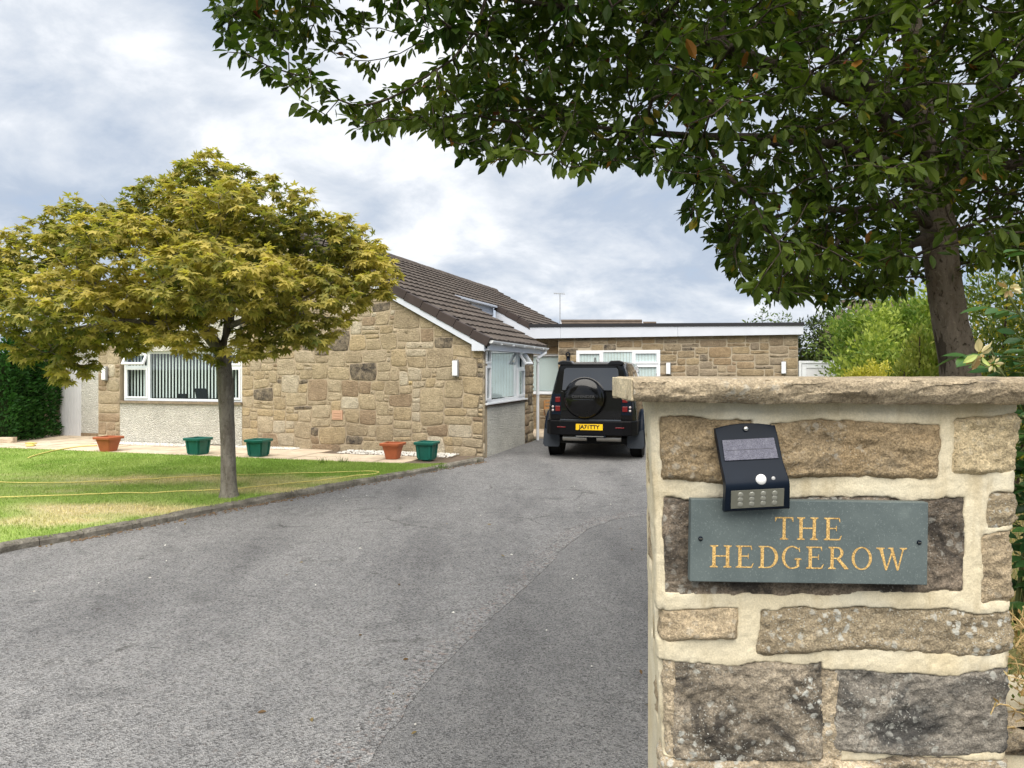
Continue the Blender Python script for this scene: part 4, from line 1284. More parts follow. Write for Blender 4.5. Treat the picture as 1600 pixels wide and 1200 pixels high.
car = empty('parked_car', (1.563, 14.55, 0.0), R(-14))
tag(car, 'black off-road car with spare wheel on its tailgate parked on the drive', 'car')
def sec(y, wl, wb, wr, zr, zb, zbt):
    h_ = [(0, zbt), (0.80 * wl, zbt), (0.97 * wl, zbt + 0.08), (wl, zbt + 0.26), (wl * 0.99, (zbt + 0.26 + zb) / 2), (wb, zb - 0.05), (wb * 0.975, zb),
          ((wb * 0.975 + wr * 1.03) / 2, (zb + zr - 0.13) / 2), (wr * 1.03, zr - 0.13), (wr * 0.98, zr - 0.045), (wr * 0.84, zr - 0.006), (0, zr)]
    return [(x_, y, z_) for x_, z_ in h_] + [(-x_, y, z_) for x_, z_ in reversed(h_[1:-1])]
secs = [(0.0, 0.815, 0.80, 0.615, 1.90, 1.21, 0.62), (0.035, 0.845, 0.83, 0.64, 1.935, 1.21, 0.55), (0.20, 0.895, 0.87, 0.665, 1.945, 1.21, 0.48), (0.55, 0.935, 0.90, 0.685, 1.955, 1.21, 0.42),
        (1.6, 0.945, 0.91, 0.70, 1.965, 1.20, 0.40), (2.85, 0.945, 0.905, 0.695, 1.95, 1.19, 0.40), (3.05, 0.945, 0.905, 0.685, 1.90, 1.19, 0.40), (3.5, 0.945, 0.90, 0.74, 1.33, 1.16, 0.40),
        (3.7, 0.94, 0.895, 0.80, 1.20, 1.10, 0.42), (4.5, 0.91, 0.87, 0.78, 1.15, 1.04, 0.45), (4.68, 0.84, 0.80, 0.70, 1.06, 0.95, 0.52)]
mb = MB(); rows = [sec(*s_) for s_ in secs]; k_ = len(rows[0])
for r_ in rows: mb.v += r_
for i in range(len(rows) - 1):
    for j in range(k_): mb.f.append((i * k_ + j, i * k_ + (j + 1) % k_, (i + 1) * k_ + (j + 1) % k_, (i + 1) * k_ + j))
mb.f.append(tuple(reversed(range(k_)))); mb.f.append(tuple(range((len(rows) - 1) * k_, len(rows) * k_)))
o = mb.build('body', M['paint'], car); auto_smooth(o, 32)
body = o
# tailgate panel, rear glass, quarter glass
o = MB().prism([(-0.60, 0.80), (0.60, 0.80), (0.60, 1.36), (-0.60, 1.36)], -0.014, 0.0).build('tailgate', M['paint'], car, bevel=0.012)
MB().box(-0.62, 0.62, -0.006, -0.001, 1.362, 1.372).build('seam', M['ink'], o)
gq = [(-0.57, 1.385, -0.062), (0.57, 1.385, -0.062), (0.535, 1.80, -0.012), (0.50, 1.835, -0.008), (-0.50, 1.835, -0.008), (-0.535, 1.80, -0.012)]
mesh_obj('rear_window', [(a_, y_, z_) for a_, z_, y_ in gq] + [(a_, 0.002, z_) for a_, z_, y_ in gq], [tuple(range(6))] + [(i, i + 6, (i + 1) % 6 + 6, (i + 1) % 6) for i in range(6)], M['car_glass'], car, bevel=0.006)
def side_x(y, z):
    for a, c_ in zip(secs[:-1], secs[1:]):
        if a[0] <= y <= c_[0]:
            t = (y - a[0]) / (c_[0] - a[0]); wb = a[2] + (c_[2] - a[2]) * t; wr = a[3] + (c_[3] - a[3]) * t; zr = a[4] + (c_[4] - a[4]) * t; zb = a[5] + (c_[5] - a[5]) * t
            u = (z - zb) / (zr - 0.13 - zb)
            return wb * 0.975 + (wr * 1.03 - wb * 0.975) * u
for s_ in (-1, 1):
    for (y0, y1, z0, z1) in ((0.22, 0.82, 1.28, 1.76), (0.95, 1.75, 1.26, 1.78), (1.85, 2.75, 1.26, 1.77)):
        q_ = [(y0, z0), (y1, z0), (y1, z1), (y0, z1)]
        v_ = [(s_ * (side_x(a, c_) + 0.004), a, c_) for a, c_ in q_] + [(s_ * (side_x(a, c_) - 0.02), a, c_) for a, c_ in q_]
        mesh_obj('side_window', v_, [(0, 1, 2, 3), (7, 6, 5, 4), (0, 4, 5, 1), (1, 5, 6, 2), (2, 6, 7, 3), (3, 7, 4, 0)], M['car_glass'], car)
mb = MB(); mb.box(-0.60, 0.60, -0.09, 0.10, 1.875, 1.915)
for s_ in (-1, 1): mb.prism([(s_ * 0.33, 1.90), (s_ * 0.60, 1.885), (s_ * 0.655, 1.90), (s_ * 0.64, 1.945), (s_ * 0.56, 1.975), (s_ * 0.39, 1.968)], -0.10, 0.18)
mb.build('roof_spoiler', M['paint'], car, bevel=0.012)
MB().prism([(0.55, 1.95), (0.80, 1.95), (0.78, 1.975), (0.70, 2.01), (0.60, 2.045), (0.57, 2.04)], -0.014, 0.014, 'x').build('antenna', M['paint'], car, bevel=0.004)
# spare wheel with cover
sw = empty('spare_wheel', (-0.115, -0.015, 1.235), 0, car)
prof = [(0.0, -0.262), (0.16, -0.259), (0.24, -0.252), (0.29, -0.240), (0.33, -0.222), (0.365, -0.196), (0.39, -0.165), (0.405, -0.13), (0.412, -0.09), (0.41, -0.05), (0.395, 0.0)]
o = MB().lathe(list(reversed(prof)), 56, (0, 0, 0), 'y').build('cover', M['paint'], sw); auto_smooth(o, 35)
def text_mesh(body_, size, depth, mat, parent, loc, name, sx_=1.0, bold=0.0):
    cu = bpy.data.curves.new(name, 'FONT'); cu.body = body_; cu.size = size; cu.extrude = depth; cu.align_x = 'CENTER'; cu.align_y = 'CENTER'; cu.offset = bold
    to = bpy.data.objects.new(name, cu); COL.objects.link(to)
    bpy.context.view_layer.update()
    me = bpy.data.meshes.new_from_object(to.evaluated_get(bpy.context.evaluated_depsgraph_get()))
    bpy.data.objects.remove(to)
    me.materials.clear(); me.materials.append(mat)
    o_ = bpy.data.objects.new(name, me); COL.objects.link(o_); o_.parent = parent
    o_.location = loc; o_.rotation_euler = (R(90), 0, 0); o_.scale = (sx_, 1, 1)
    return o_
text_mesh('DEFENDER', 0.075, 0.002, plain('dark badge', (0.05, 0.05, 0.052), 0.3, 0.5), sw, (0, -0.262, 0.03), 'cover_lettering', 1.25)
MB().box(-0.20, 0.20, -0.262, -0.252, -0.028, -0.022).build('cover_trim', M['flap'], sw)
# lamps
for s_ in (-1, 1):
    cl_ = empty('rear_lamp_cluster', (s_ * 0.665, -0.004, 0), 0, car)
    MB().box(-0.085 if s_ > 0 else -0.125, 0.125 if s_ > 0 else 0.085, -0.006, 0.002, 0.90, 1.31).build('lamp_panel', M['black_plastic'], cl_, bevel=0.003)
    MB().box(-0.05, 0.05, -0.022, -0.006, 1.145, 1.25).build('tail_light', M['red'], cl_, bevel=0.01)
    MB().box(-0.05, 0.05, -0.022, -0.006, 0.965, 1.07).build('brake_light', M['red'], cl_, bevel=0.01)
    for z_ in (0.985, 1.055):
        MB().lathe([(0.024, 0.0), (0.022, -0.012), (0.012, -0.016)], 14, (s_ * 0.10, -0.006, z_), 'y').build('indicator', M['clear'], cl_, smooth=True)
    MB().box(s_ * 0.575 - 0.085, s_ * 0.575 + 0.085, -0.128, -0.10, 0.648, 0.668).build('reflector', M['red'], car, bevel=0.003)
# bumper, plate
mb = MB()
pl = [(-0.93, 0.42), (-0.90, 0.06), (-0.80, -0.07), (-0.62, -0.115), (0.62, -0.115), (0.80, -0.07), (0.90, 0.06), (0.93, 0.42)]
mb.prism(pl, 0.50, 0.79, 'z')
mb.build('bumper', plain('bumper black', (0.003, 0.003, 0.004), 0.4, 0.15), car, bevel=0.02)
MB().box(-0.60, 0.60, -0.122, -0.10, 0.785, 0.815).build('bumper_step', M['flap'], car, bevel=0.006)
npl = MB().box(-0.265, 0.265, -0.127, -0.116, 0.605, 0.725).build('number_plate', M['plate'], car, bevel=0.003)
npl.location = (-0.02, 0, 0)
text_mesh('JA71TTY', 0.105, 0.001, M['ink'], npl, (0, -0.129, 0.664), 'plate_lettering', 1.02, 0.0035)
MB().box(-0.30, 0.30, -0.11, -0.02, 0.46, 0.50).build('tow_cover', M['black_plastic'], car, bevel=0.01)
MB().box(-0.28, 0.26, -0.118, -0.112, 0.475, 0.488).build('skid_trim', M['chrome'], car)
for s_ in (-1, 1):
    o = MB().tube([(s_ * 0.10, 0.12, 0.43), (s_ * 0.58, 0.12, 0.43)], 0.065, 12).build('exhaust_box', M['chrome'], car); auto_smooth(o)
MB().box(-0.75, 0.75, 0.3, 4.2, 0.30, 0.42).build('underbody', M['rubber'], car)
MB().tube([(-0.8, 0.86, 0.36), (0.8, 0.86, 0.36)], 0.06, 8).build('axle', M['rubber'], car)
for s_ in (-1, 1):
    MB().prism([(s_ * 0.68, 0.46), (s_ * 1.0, 0.60), (s_ * 1.025, 0.28), (s_ * 0.985, 0.225), (s_ * 0.71, 0.225), (s_ * 0.68, 0.26)], 0.27, 0.282).build('mudflap', M['flap'], car, bevel=0.003)
    for yw in (0.88, 3.86):
        w_ = empty('wheel', (s_ * 0.84, yw, 0.40), 0, car)
        tp = [(0.27, -0.125), (0.36, -0.135), (0.395, -0.115), (0.405, -0.06), (0.405, 0.06), (0.395, 0.115), (0.36, 0.135), (0.27, 0.125)]
        o = MB().lathe(tp, 36, (0, 0, 0), 'x').build('tyre', M['rubber'], w_); auto_smooth(o)
        rm = MB().lathe([(0.27, -0.11), (0.25, 0.05), (0.06, 0.07), (0.03, 0.09)] if s_ > 0 else [(0.03, -0.09), (0.06, -0.07), (0.25, -0.05), (0.27, 0.11)], 30, (0, 0, 0), 'x')
        o = rm.build('rim', M['black_plastic'], w_); auto_smooth(o)
        arc = [(s_ * 0.955, yw + 0.50 * math.cos(t), 0.42 + 0.50 * math.sin(t)) for t in np.linspace(-0.25, math.pi + 0.25, 20)]
        MB().tube(arc, 0.07, 10).build('wheel_arch', M['black_plastic'], car, smooth=True)
        # flat dark disc on the flank standing in for shade inside the arch
        MB().lathe([(0.47, 0.0), (0.47, 0.012 * s_)], 30, (s_ * 0.945, yw, 0.42), 'x').build('arch_shade_disc', M['rubber'], car)
    MB().box(s_ * 0.96, s_ * 1.12, 2.72, 2.92, 1.16, 1.36).build('door_mirror', M['paint'], car, bevel=0.04)
    for yd in (1.35, 2.35): MB().box(s_ * 0.935, s_ * 0.955, yd - 0.1, yd + 0.1, 1.02, 1.05).build('door_handle', M['black_plastic'], car, bevel=0.005)

# ------------------------------------------------------------------ gate pier
YF, PXL, PXR, PD = 1.12, 1023.0, 1591.0, 0.20
PX0_, PW = (PXL - CX) / F * YF, (PXR - PXL) / F * YF
PXC = PX0_ + PW / 2
def taper(z): return 1 - 0.13 * np.clip(1.745 - z, 0, 0.50)
def pz(py): return H - (py - HY) / F * YF
def ps(px, py):
    x_ = (px - CX) / F * YF
    return PXC + (x_ - PXC) / float(taper(pz(py))) - PX0_
def wrap(s, z, h, r=0.014):
    s, z, h = np.broadcast_arrays(s, z, h)
    x = np.where(s < 0, PX0_, np.where(s > PW, PX0_ + PW, PX0_ + s)).astype(float)
    y = np.where(s < 0, YF - s, np.where(s > PW, YF + (s - PW), YF)).astype(float)
    nx, ny = np.zeros_like(x), -np.ones_like(x)
    nx = np.where(s < -r, -1.0, np.where(s > PW + r, 1.0, nx)); ny = np.where((s < -r) | (s > PW + r), 0.0, ny)
    t = np.clip(s / r, -1, 1); ph = (1 - t) / 2 * math.pi / 2
    c0 = np.abs(s) <= r
    nx = np.where(c0, -np.sin(ph), nx); ny = np.where(c0, -np.cos(ph), ny)
    x = np.where(c0, PX0_ + r - r * np.sin(ph), x); y = np.where(c0, YF + r - r * np.cos(ph), y)
    t = np.clip((s - PW) / r, -1, 1); ph = (1 + t) / 2 * math.pi / 2
    c1 = np.abs(s - PW) <= r
    nx = np.where(c1, np.sin(ph), nx); ny = np.where(c1, -np.cos(ph), ny)
    x = np.where(c1, PX0_ + PW - r + r * np.sin(ph), x); y = np.where(c1, YF + r - r * np.cos(ph), y)
    x = x + np.where(s < 0, -s * 0.13, 0.0)
    x = x + nx * h; y = y + ny * h
    x = PXC + (x - PXC) * taper(z)
    return np.stack([x, y, z + 0 * x], -1)

pier = empty('gate_pier', (PXC, YF + PD / 2, 0))
tag(pier, 'sandstone gate pier with flat capstone and thick cream mortar', 'pier')
inv = Matrix.Translation((-PXC, -(YF + PD / 2), 0))
def pier_part(name, V, Fc, mat, kind=None):
    V = V - np.array([PXC, YF + PD / 2, 0])
    o_ = mesh_obj(name, V, Fc, mat, pier, smooth=True)
    return o_
# stones: pixel box on the front face (x0, x1, y0, y1), wrap left / right, material, bulge, tilt
ST = [
 (1030, 1172, 652, 752, 0, 0, 'p_brown', 0.020, 0.10), (1199, 1466, 656, 744, 0, 0, 'p_brown2', 0.020, 0.08), (1488, 1591, 650, 742, 0, 0.10, 'p_cream', 0.013, 0.06),
 (1036, 1506, 777, 926, 0, 0, 'p_black', 0.007, 0.0), (1540, 1591, 768, 824, 0, 0.08, 'p_speck', 0.010, 0.05), (1528, 1591, 828, 938, 0, 0.07, 'p_pink', 0.008, 0.03),
 (1040, 1152, 950, 1003, 0.03, 0, 'p_pink', 0.014, 0.22), (1184, 1591, 951, 1018, 0, 0.06, 'p_speck', 0.013, 0.10),
 (1050, 1284, 1033, 1188, 0, 0, 'p_lichen', 0.016, 0.03), (1302, 1591, 1046, 1176, 0, 0.08, 'p_grey', 0.016, 0.03),
 (1275, 1312, 1040, 1190, 0, 0, 'p_base', 0.006, 0.0), (1026, 1056, 1034, 1186, 0.02, 0, 'p_base', 0.006, 0.0),
 (1026, 1300, 1180, 1300, 0.06, 0, 'p_base', 0.022, 0.06), (1300, 1591, 1180, 1290, 0, 0.08, 'p_base', 0.020, 0.05)]
boxes = []
for (x0, x1, y0, y1, wl, wr, mt, bg, tl) in ST:
    ym = (y0 + y1) / 2
    s0, s1 = ps(x0, ym), ps(x1, ym)
    if x1 >= 1591: s1 = PW + wr
    if wl: s0 = -wl
    boxes.append((s0, s1, pz(y1), pz(y0), mt, bg, tl, True))
# the left return and the courses below the picture
zz = pz(1300)
rr_ = random.Random(4)
row = zz - 0.02
while row > 0.12:
    h_ = rr_.uniform(0.10, 0.17); a = -0.05
    while a < PW - 0.08:
        w_ = rr_.uniform(0.16, 0.34)
        if a + w_ > PW - 0.1: w_ = PW + 0.06 - a
        boxes.append((a, a + w_, row - h_, row, rr_.choice(['p_base', 'p_brown', 'p_speck', 'p_pink', 'p_grey']), 0.016, 0.03, False))
        a += w_ + 0.025
    row -= h_ + 0.022
for (z1, z0, y0, y1, mt) in [(1.735, 1.60, -0.18, -0.09, 'p_cream'), (1.56, 1.47, -0.19, -0.08, 'p_pink'), (1.44, 1.35, -0.17, -0.06, 'p_cream'), (1.32, 1.22, -0.19, -0.085, 'p_pink')]:
    boxes.append((y0, y1, z0, z1, mt, 0.008, 0.0, False))

def stone_sd(s, z, bx, seed):
    s0, s1, z0, z1 = bx[:4]
    ws_ = s + 0.010 * fbm(s * 16, z * 16, seed * 1.7, 4, 60 + seed) ; wz_ = z + 0.008 * fbm(s * 18, z * 18, seed * 2.3 + 5, 5, 90 + seed)
    wz_ = wz_ + 0.005 * vnoise(s * 7, 0.0, seed * 3.1, 14)
    r = 0.005
    qx = np.abs(ws_ - (s0 + s1) / 2) - (s1 - s0) / 2 + r; qz = np.abs(wz_ - (z0 + z1) / 2) - (z1 - z0) / 2 + r
    return np.minimum(np.maximum(qx, qz), 0) + np.hypot(np.maximum(qx, 0), np.maximum(qz, 0)) - r
def smooth01(t): t = np.clip(t, 0, 1); return t * t * (3 - 2 * t)
for i, bx in enumerate(boxes):
    s0, s1, z0, z1, mt, bg, tl, finef = bx
    st = 0.0028 if finef else 0.008
    mg = 0.012
    ns = max(8, int((s1 - s0 + 2 * mg) / st)); nz = max(8, int((z1 - z0 + 2 * mg) / st))
    s_ = np.linspace(s0 - mg, s1 + mg, ns)[:, None]; z_ = np.linspace(z0 - mg, z1 + mg, nz)[None, :]
    s_, z_ = np.broadcast_arrays(s_, z_)
    s_ = np.ascontiguousarray(s_); z_ = np.ascontiguousarray(z_)
    sd = stone_sd(s_, z_, bx, i)
    ridge = 1 - np.abs(fbm(s_ * 13, z_ * 24, i * 4.1, 5, 200 + i, 0.6))
    crag = (ridge - 0.76) * 0.011
    # hackled facets split off along the bedding
    fq = fbm(s_ * 8 + z_ * 5, z_ * 15, i * 2.0 + 9, 3, 300 + i) * 3.4
    fac = (np.floor(fq) + smooth01((fq - np.floor(fq)) / 0.35)) / 3.4 * 0.0075
    lipz = np.clip((z_ - z0) / (z1 - z0), 0, 1)
    e0 = 0.0022 - 0.0050 * smooth01((lipz - 0.60) / 0.38)          # sunk under the mortar at its top, smeared at its foot
    h_ = e0 + smooth01(-sd / 0.004) * (bg * 0.30 - e0) + smooth01(-sd / 0.008) * (bg * 0.1 + crag + fac)
    h_ = h_ + smooth01((-sd + 0.004) / 0.012) * (tl * ((z0 + z1) / 2 - z_) * 0.9 + 0.0036 * fbm(s_ * 70, z_ * 85, i, 4, 400 + i, 0.65) + 0.0020 * fbm(s_ * 190, z_ * 190, i, 2, 450))
    h_ = np.where(sd > 0.0035, -0.010, h_)
    h_ = np.maximum(h_, -0.014)
    if mt == 'p_black': h_ = np.minimum(h_ * 0.8, 0.009)
    V_ = wrap(s_, z_, h_).reshape(-1, 3)
    pier_part('stone', V_, grid_faces(ns, nz), M[mt])
# mortar skin
def mortar_skin(zlo, zhi, st):
    sA, sB = -PD, PW + PD
    ns, nz = int((sB - sA) / st), int((zhi - zlo) / st)
    s_ = np.linspace(sA, sB, ns)[:, None] + np.zeros((1, nz)); z_ = np.linspace(zlo, zhi, nz)[None, :] + np.zeros((ns, 1))
    mn = np.full(s_.shape, 1.0)
    for i, bx in enumerate(boxes):
        if bx[3] < zlo - 0.02 or bx[2] > zhi + 0.02: continue
        mn = np.minimum(mn, stone_sd(s_, z_, bx, i))
    h_ = 0.0034 + 0.0016 * fbm(s_ * 22, z_ * 22, 2.2, 3, 501) + 0.0012 * fbm(s_ * 110, z_ * 110, 1.2, 3, 502)
    left = (s_ < -0.004)
    h_ = h_ + np.where(left, 0.006 * fbm(s_ * 20, z_ * 12, 3.3, 4, 507) + 0.004, 0)
    tm = smooth01((-0.0015 + 0.0030 * fbm(s_ * 45, z_ * 45, 8.0, 3, 521) - mn) / 0.0032)
    h_ = h_ * (1 - tm) + (-0.013) * tm
    h_ = h_ + smooth01((mn + 0.003) / 0.010) * 0.001
    return wrap(s_, z_, h_).reshape(-1, 3), grid_faces(ns, nz)
Va, Fa = mortar_skin(1.19, 1.755, 0.0024)
Vb, Fb = mortar_skin(-0.03, 1.1905, 0.008)
pier_part('mortar', np.concatenate([Va, Vb]), np.concatenate([Fa, Fb + len(Va)]), M['mortar'])
tz_ = 1.7
MB().box(-PW * 0.45, PW * 0.45, -PD / 2 + 0.03, PD / 2 + 0.005, -0.03, 1.752).build('core', M['mortar'], pier)
# capstone: rough hewn edge
def capstone():
    x0, x1 = 0.177, 0.835; y0, y1 = 1.078, 1.29; z0, z1 = 1.7515, 1.7875
    nx, ny, nz = 230, 90, 22
    def face(u, v, fn): return fn(u, v)
    allV, allF, off = [], [], 0
    def disp(P):
        x, y, z = P[..., 0], P[..., 1], P[..., 2]
        ed = np.minimum(np.minimum(x - x0, x1 - x), y - y0)
        front = smooth01(1 - (y - y0) / 0.015); lf = smooth01(1 - (x - x0) / 0.012); rt = smooth01(1 - (x1 - x) / 0.012)
        zm = (z - z0) / (z1 - z0)
        rg = 0.008 * (np.abs(fbm(x * 9, z * 22, 1.0, 4, 611)) * 2 - 0.45) + 0.007 * np.round(fbm(x * 8, z * 20, 4.0, 3, 612) * 3) / 3 + 0.003 * fbm(x * 80, z * 80, y * 80, 3, 613)
        belly = -0.010 * (1 - (2 * zm - 1) ** 2)
        y = y + front * (rg + belly + 0.006 * (1 - zm))
        x = x + lf * (0.003 * fbm(y * 40, z * 40, 2.0, 3, 614)) - rt * 0.006 * fbm(y * 30, z * 30, 2.0, 3, 615)
        top = smooth01((zm - 0.8) / 0.2)
        z = z + top * (0.0018 * fbm(x * 14, y * 14, 0.0, 4, 616) - 0.004 * smooth01(1 - ed / 0.012) * (0.6 + 0.8 * np.abs(fbm(x * 30, y * 30, 3.0, 3, 617))))
        bot = smooth01((0.25 - zm) / 0.25)
        z = z + bot * (0.0035 * fbm(x * 22, y * 22, 7.0, 4, 618)) - bot * front * 0.0035 * smooth01((x - x0) / 0.35)
        return np.stack([x, y, z], -1)
    def add(U, Vv, fn, flip=False):
        nonlocal off
        u = np.linspace(0, 1, U)[:, None] + np.zeros((1, Vv)); v = np.linspace(0, 1, Vv)[None, :] + np.zeros((U, 1))
        P = disp(fn(u, v)); fc = grid_faces(U, Vv)
        if flip: fc = fc[:, ::-1]
        allV.append(P.reshape(-1, 3)); allF.append(fc + off); off += P.size // 3
    c = np.ones_like
    add(nx, nz, lambda u, v: np.stack([x0 + (x1 - x0) * u, y0 * c(u), z0 + (z1 - z0) * v], -1))
    add(nx, ny, lambda u, v: np.stack([x0 + (x1 - x0) * u, y0 + (y1 - y0) * v, z1 * c(u)], -1))
    add(nx, ny, lambda u, v: np.stack([x0 + (x1 - x0) * u, y0 + (y1 - y0) * v, z0 * c(u)], -1), True)
    add(ny, nz, lambda u, v: np.stack([x0 * c(u), y0 + (y1 - y0) * u, z0 + (z1 - z0) * v], -1), True)
    add(ny, nz, lambda u, v: np.stack([x1 * c(u), y0 + (y1 - y0) * u, z0 + (z1 - z0) * v], -1))
    add(nx, nz, lambda u, v: np.stack([x0 + (x1 - x0) * u, y1 * c(u), z0 + (z1 - z0) * v], -1), True)
    return np.concatenate(allV), np.concatenate(allF)
Vc, Fc = capstone()
o = pier_part('capstone', Vc, Fc, M['p_cap'])
ce = MB().box(0.1755 - PXC, 0.1790 - PXC, 1.0815 - YF - PD / 2, 1.2885 - YF - PD / 2, 1.7535, 1.7862).build('cut_end', sandstone('sawn cream stone', (0.60, 0.53, 0.38), (0.54, 0.46, 0.32), 0.0, 0.2, seed=12, bump=0.2), pier, bevel=0.001)
bm = bmesh.new(); bm.from_mesh(o.data); bmesh.ops.remove_doubles(bm, verts=bm.verts, dist=0.0004); bm.to_mesh(o.data); bm.free()
auto_smooth(o, 50)

# ------------------------------------------------------------------ slate plaque
YP = 1.0915
def pp(px, py): p_ = at(px, py, YP); return p_.x, p_.z
pc = at(1264.5, 847, YP)
TILT = -math.atan2(5.5, 371)
plq = empty('name_plaque', pc)
plq.rotation_euler = (0, -TILT, 0)
tag(plq, 'grey-green slate house name plaque with gilt serif lettering screwed to the pier', 'plaque')
PWd, PHt = 371 / F * YP, 129 / F * YP
MB().box(-PWd / 2, PWd / 2, 0, 0.0155, -PHt / 2, PHt / 2).build('slate', M['slate'], plq, bevel=0.0012)
for sx_, sz_ in ((-PWd / 2 + 0.0145, 0.003), (PWd / 2 - 0.0135, 0.002)):
    o = MB().lathe([(0.0034, -0.0002), (0.0034, -0.0016), (0.0022, -0.0026)], 14, (sx_, 0, sz_), 'y').build('screw', M['black_plastic'], plq, smooth=True)
    MB().box(sx_ - 0.0024, sx_ + 0.0024, -0.0029, -0.0025, sz_ - 0.0004, sz_ + 0.0004).build('slot', M['chrome'], o)
# Roman capitals drawn stroke by stroke; unit cap height
def serif(x, y, w, up): # bracketed slab
    t = 0.045
    if up: return [(x - w / 2, y), (x + w / 2, y), (x + w / 2, y + t * 0.8), (x + w * 0.22, y + t * 1.9), (x - w * 0.22, y + t * 1.9), (x - w / 2, y + t * 0.8)]
    return [(x - w / 2, y), (x - w / 2, y - t * 0.8), (x - w * 0.22, y - t * 1.9), (x + w * 0.22, y - t * 1.9), (x + w / 2, y - t * 0.8), (x + w / 2, y)]
def stem(x, w=0.13, y0=0.0, y1=1.0): return [(x - w / 2, y0), (x + w / 2, y0), (x + w / 2, y1), (x - w / 2, y1)]
def ell(cx_, cy_, rx, ry, tx, ty, a0, a1, n_=26, skew=0.0):
    out_, in_ = [], []
    for k_ in range(n_ + 1):
        t = R(a0 + (a1 - a0) * k_ / n_)
        out_.append((cx_ + rx * math.cos(t), cy_ + ry * math.sin(t)))
        in_.append((cx_ + (rx - tx) * math.cos(t + skew), cy_ + (ry - ty) * math.sin(t + skew)))
    return [[out_[k_], out_[k_ + 1], in_[k_ + 1], in_[k_]] for k_ in range(n_)]
def letter(chx):
    if chx == 'T': return 0.80, [stem(0.40), serif(0.40, 0, 0.36, True), [(0.02, 0.945), (0.78, 0.945), (0.80, 1.0), (0.0, 1.0)], [(0.0, 1.0), (0.0, 0.80), (0.025, 0.80), (0.08, 0.945)], [(0.72, 0.945), (0.775, 0.80), (0.80, 0.80), (0.80, 1.0)]]
    if chx == 'H': return 0.92, [stem(0.19), stem(0.73)] + [serif(x_, y_, 0.32, u) for x_ in (0.19, 0.73) for y_, u in ((0, True), (1, False))] + [[(0.25, 0.49), (0.67, 0.49), (0.67, 0.545), (0.25, 0.545)]]
    if chx == 'E': return 0.74, [stem(0.19), serif(0.17, 0, 0.28, True), serif(0.17, 1, 0.28, False), [(0.25, 0.0), (0.66, 0.0), (0.67, 0.055), (0.25, 0.055)], [(0.25, 0.945), (0.63, 0.945), (0.64, 1.0), (0.25, 1.0)], [(0.25, 0.50), (0.52, 0.50), (0.52, 0.55), (0.25, 0.55)],
        [(0.60, 0.0), (0.66, 0.0), (0.73, 0.21), (0.70, 0.21)], [(0.58, 1.0), (0.64, 1.0), (0.665, 0.81), (0.64, 0.81)], [(0.50, 0.41), (0.53, 0.41), (0.53, 0.64), (0.50, 0.64)]]
    if chx == 'D': return 0.86, [stem(0.19), serif(0.17, 0, 0.26, True), serif(0.17, 1, 0.26, False), [(0.25, 0), (0.40, 0), (0.40, 0.05), (0.25, 0.05)], [(0.25, 0.95), (0.40, 0.95), (0.40, 1.0), (0.25, 1.0)]] + ell(0.39, 0.5, 0.44, 0.5, 0.135, 0.05, -90, 90)
    if chx == 'G': return 0.90, ell(0.47, 0.5, 0.45, 0.52, 0.13, 0.055, 52, 300, 34) + [stem(0.73, 0.12, 0.08, 0.40), [(0.58, 0.40), (0.90, 0.40), (0.90, 0.435), (0.80, 0.47), (0.66, 0.47), (0.58, 0.435)], [(0.66, 0.02), (0.79, 0.09), (0.79, 0.16), (0.67, 0.09)], [(0.745, 0.91), (0.80, 0.97), (0.82, 0.74), (0.795, 0.74)]]
    if chx == 'R': return 0.88, [stem(0.19), serif(0.19, 0, 0.32, True), serif(0.17, 1, 0.28, False), [(0.25, 0.95), (0.40, 0.95), (0.40, 1.0), (0.25, 1.0)], [(0.25, 0.46), (0.40, 0.46), (0.40, 0.51), (0.25, 0.51)]] + ell(0.39, 0.73, 0.27, 0.27, 0.125, 0.05, -90, 90, 18) + [[(0.36, 0.47), (0.50, 0.49), (0.88, 0.03), (0.88, 0.0), (0.72, 0.0)]]
    if chx == 'O': return 0.96, ell(0.48, 0.5, 0.46, 0.52, 0.125, 0.055, 0, 360, 44, 0.10)
    if chx == 'W': return 1.28, [[(0.12, 1), (0.26, 1), (0.46, 0.0), (0.39, -0.03)], [(0.40, -0.02), (0.46, 0.0), (0.68, 0.80), (0.63, 0.86)], [(0.56, 0.98), (0.69, 0.98), (0.92, 0.0), (0.85, -0.03)], [(0.86, -0.02), (0.92, 0.0), (1.13, 1.0), (1.075, 1.0)], serif(0.18, 1, 0.32, False), serif(1.10, 1, 0.28, False), [(0.48, 0.955), (0.70, 0.955), (0.70, 1.0), (0.48, 1.0)]]
def put_letter(chx, x0, x1, base, top):
    """pixel box in the photo, already along the plaque's tilt"""
    w_, polys = letter(chx)
    mb = MB()
    u0 = min(p_[0] for q_ in polys for p_ in q_); u1 = max(p_[0] for q_ in polys for p_ in q_)
    for i, q_ in enumerate(polys):
        pts_ = []
        for (a, c_) in q_:
            lx = (x0 + (a - u0) / (u1 - u0) * (x1 - x0) - 1264.5) / F * YP
            lz = (847 - (base + (top - base) * c_)) / F * YP
            pts_.append((lx, lz))
        mb.prism(pts_, -0.0004 - 0.00002 * (i % 9), 0.0004)
    mb.build('letter', M['gold'], plq)
for chx, a, c_ in (('T', 1210.5, 1239), ('H', 1245, 1278), ('E', 1287, 1315)): put_letter(chx, a, c_, 843.5, 808.5)
for chx, a, c_ in (('H', 1109.5, 1143.5), ('E', 1150, 1178), ('D', 1185.5, 1216), ('G', 1222, 1253), ('E', 1260, 1287.5), ('R', 1294.5, 1326), ('O', 1331, 1362.5), ('W', 1369.5, 1417)):
    put_letter(chx, a, c_, 888.5, 854)

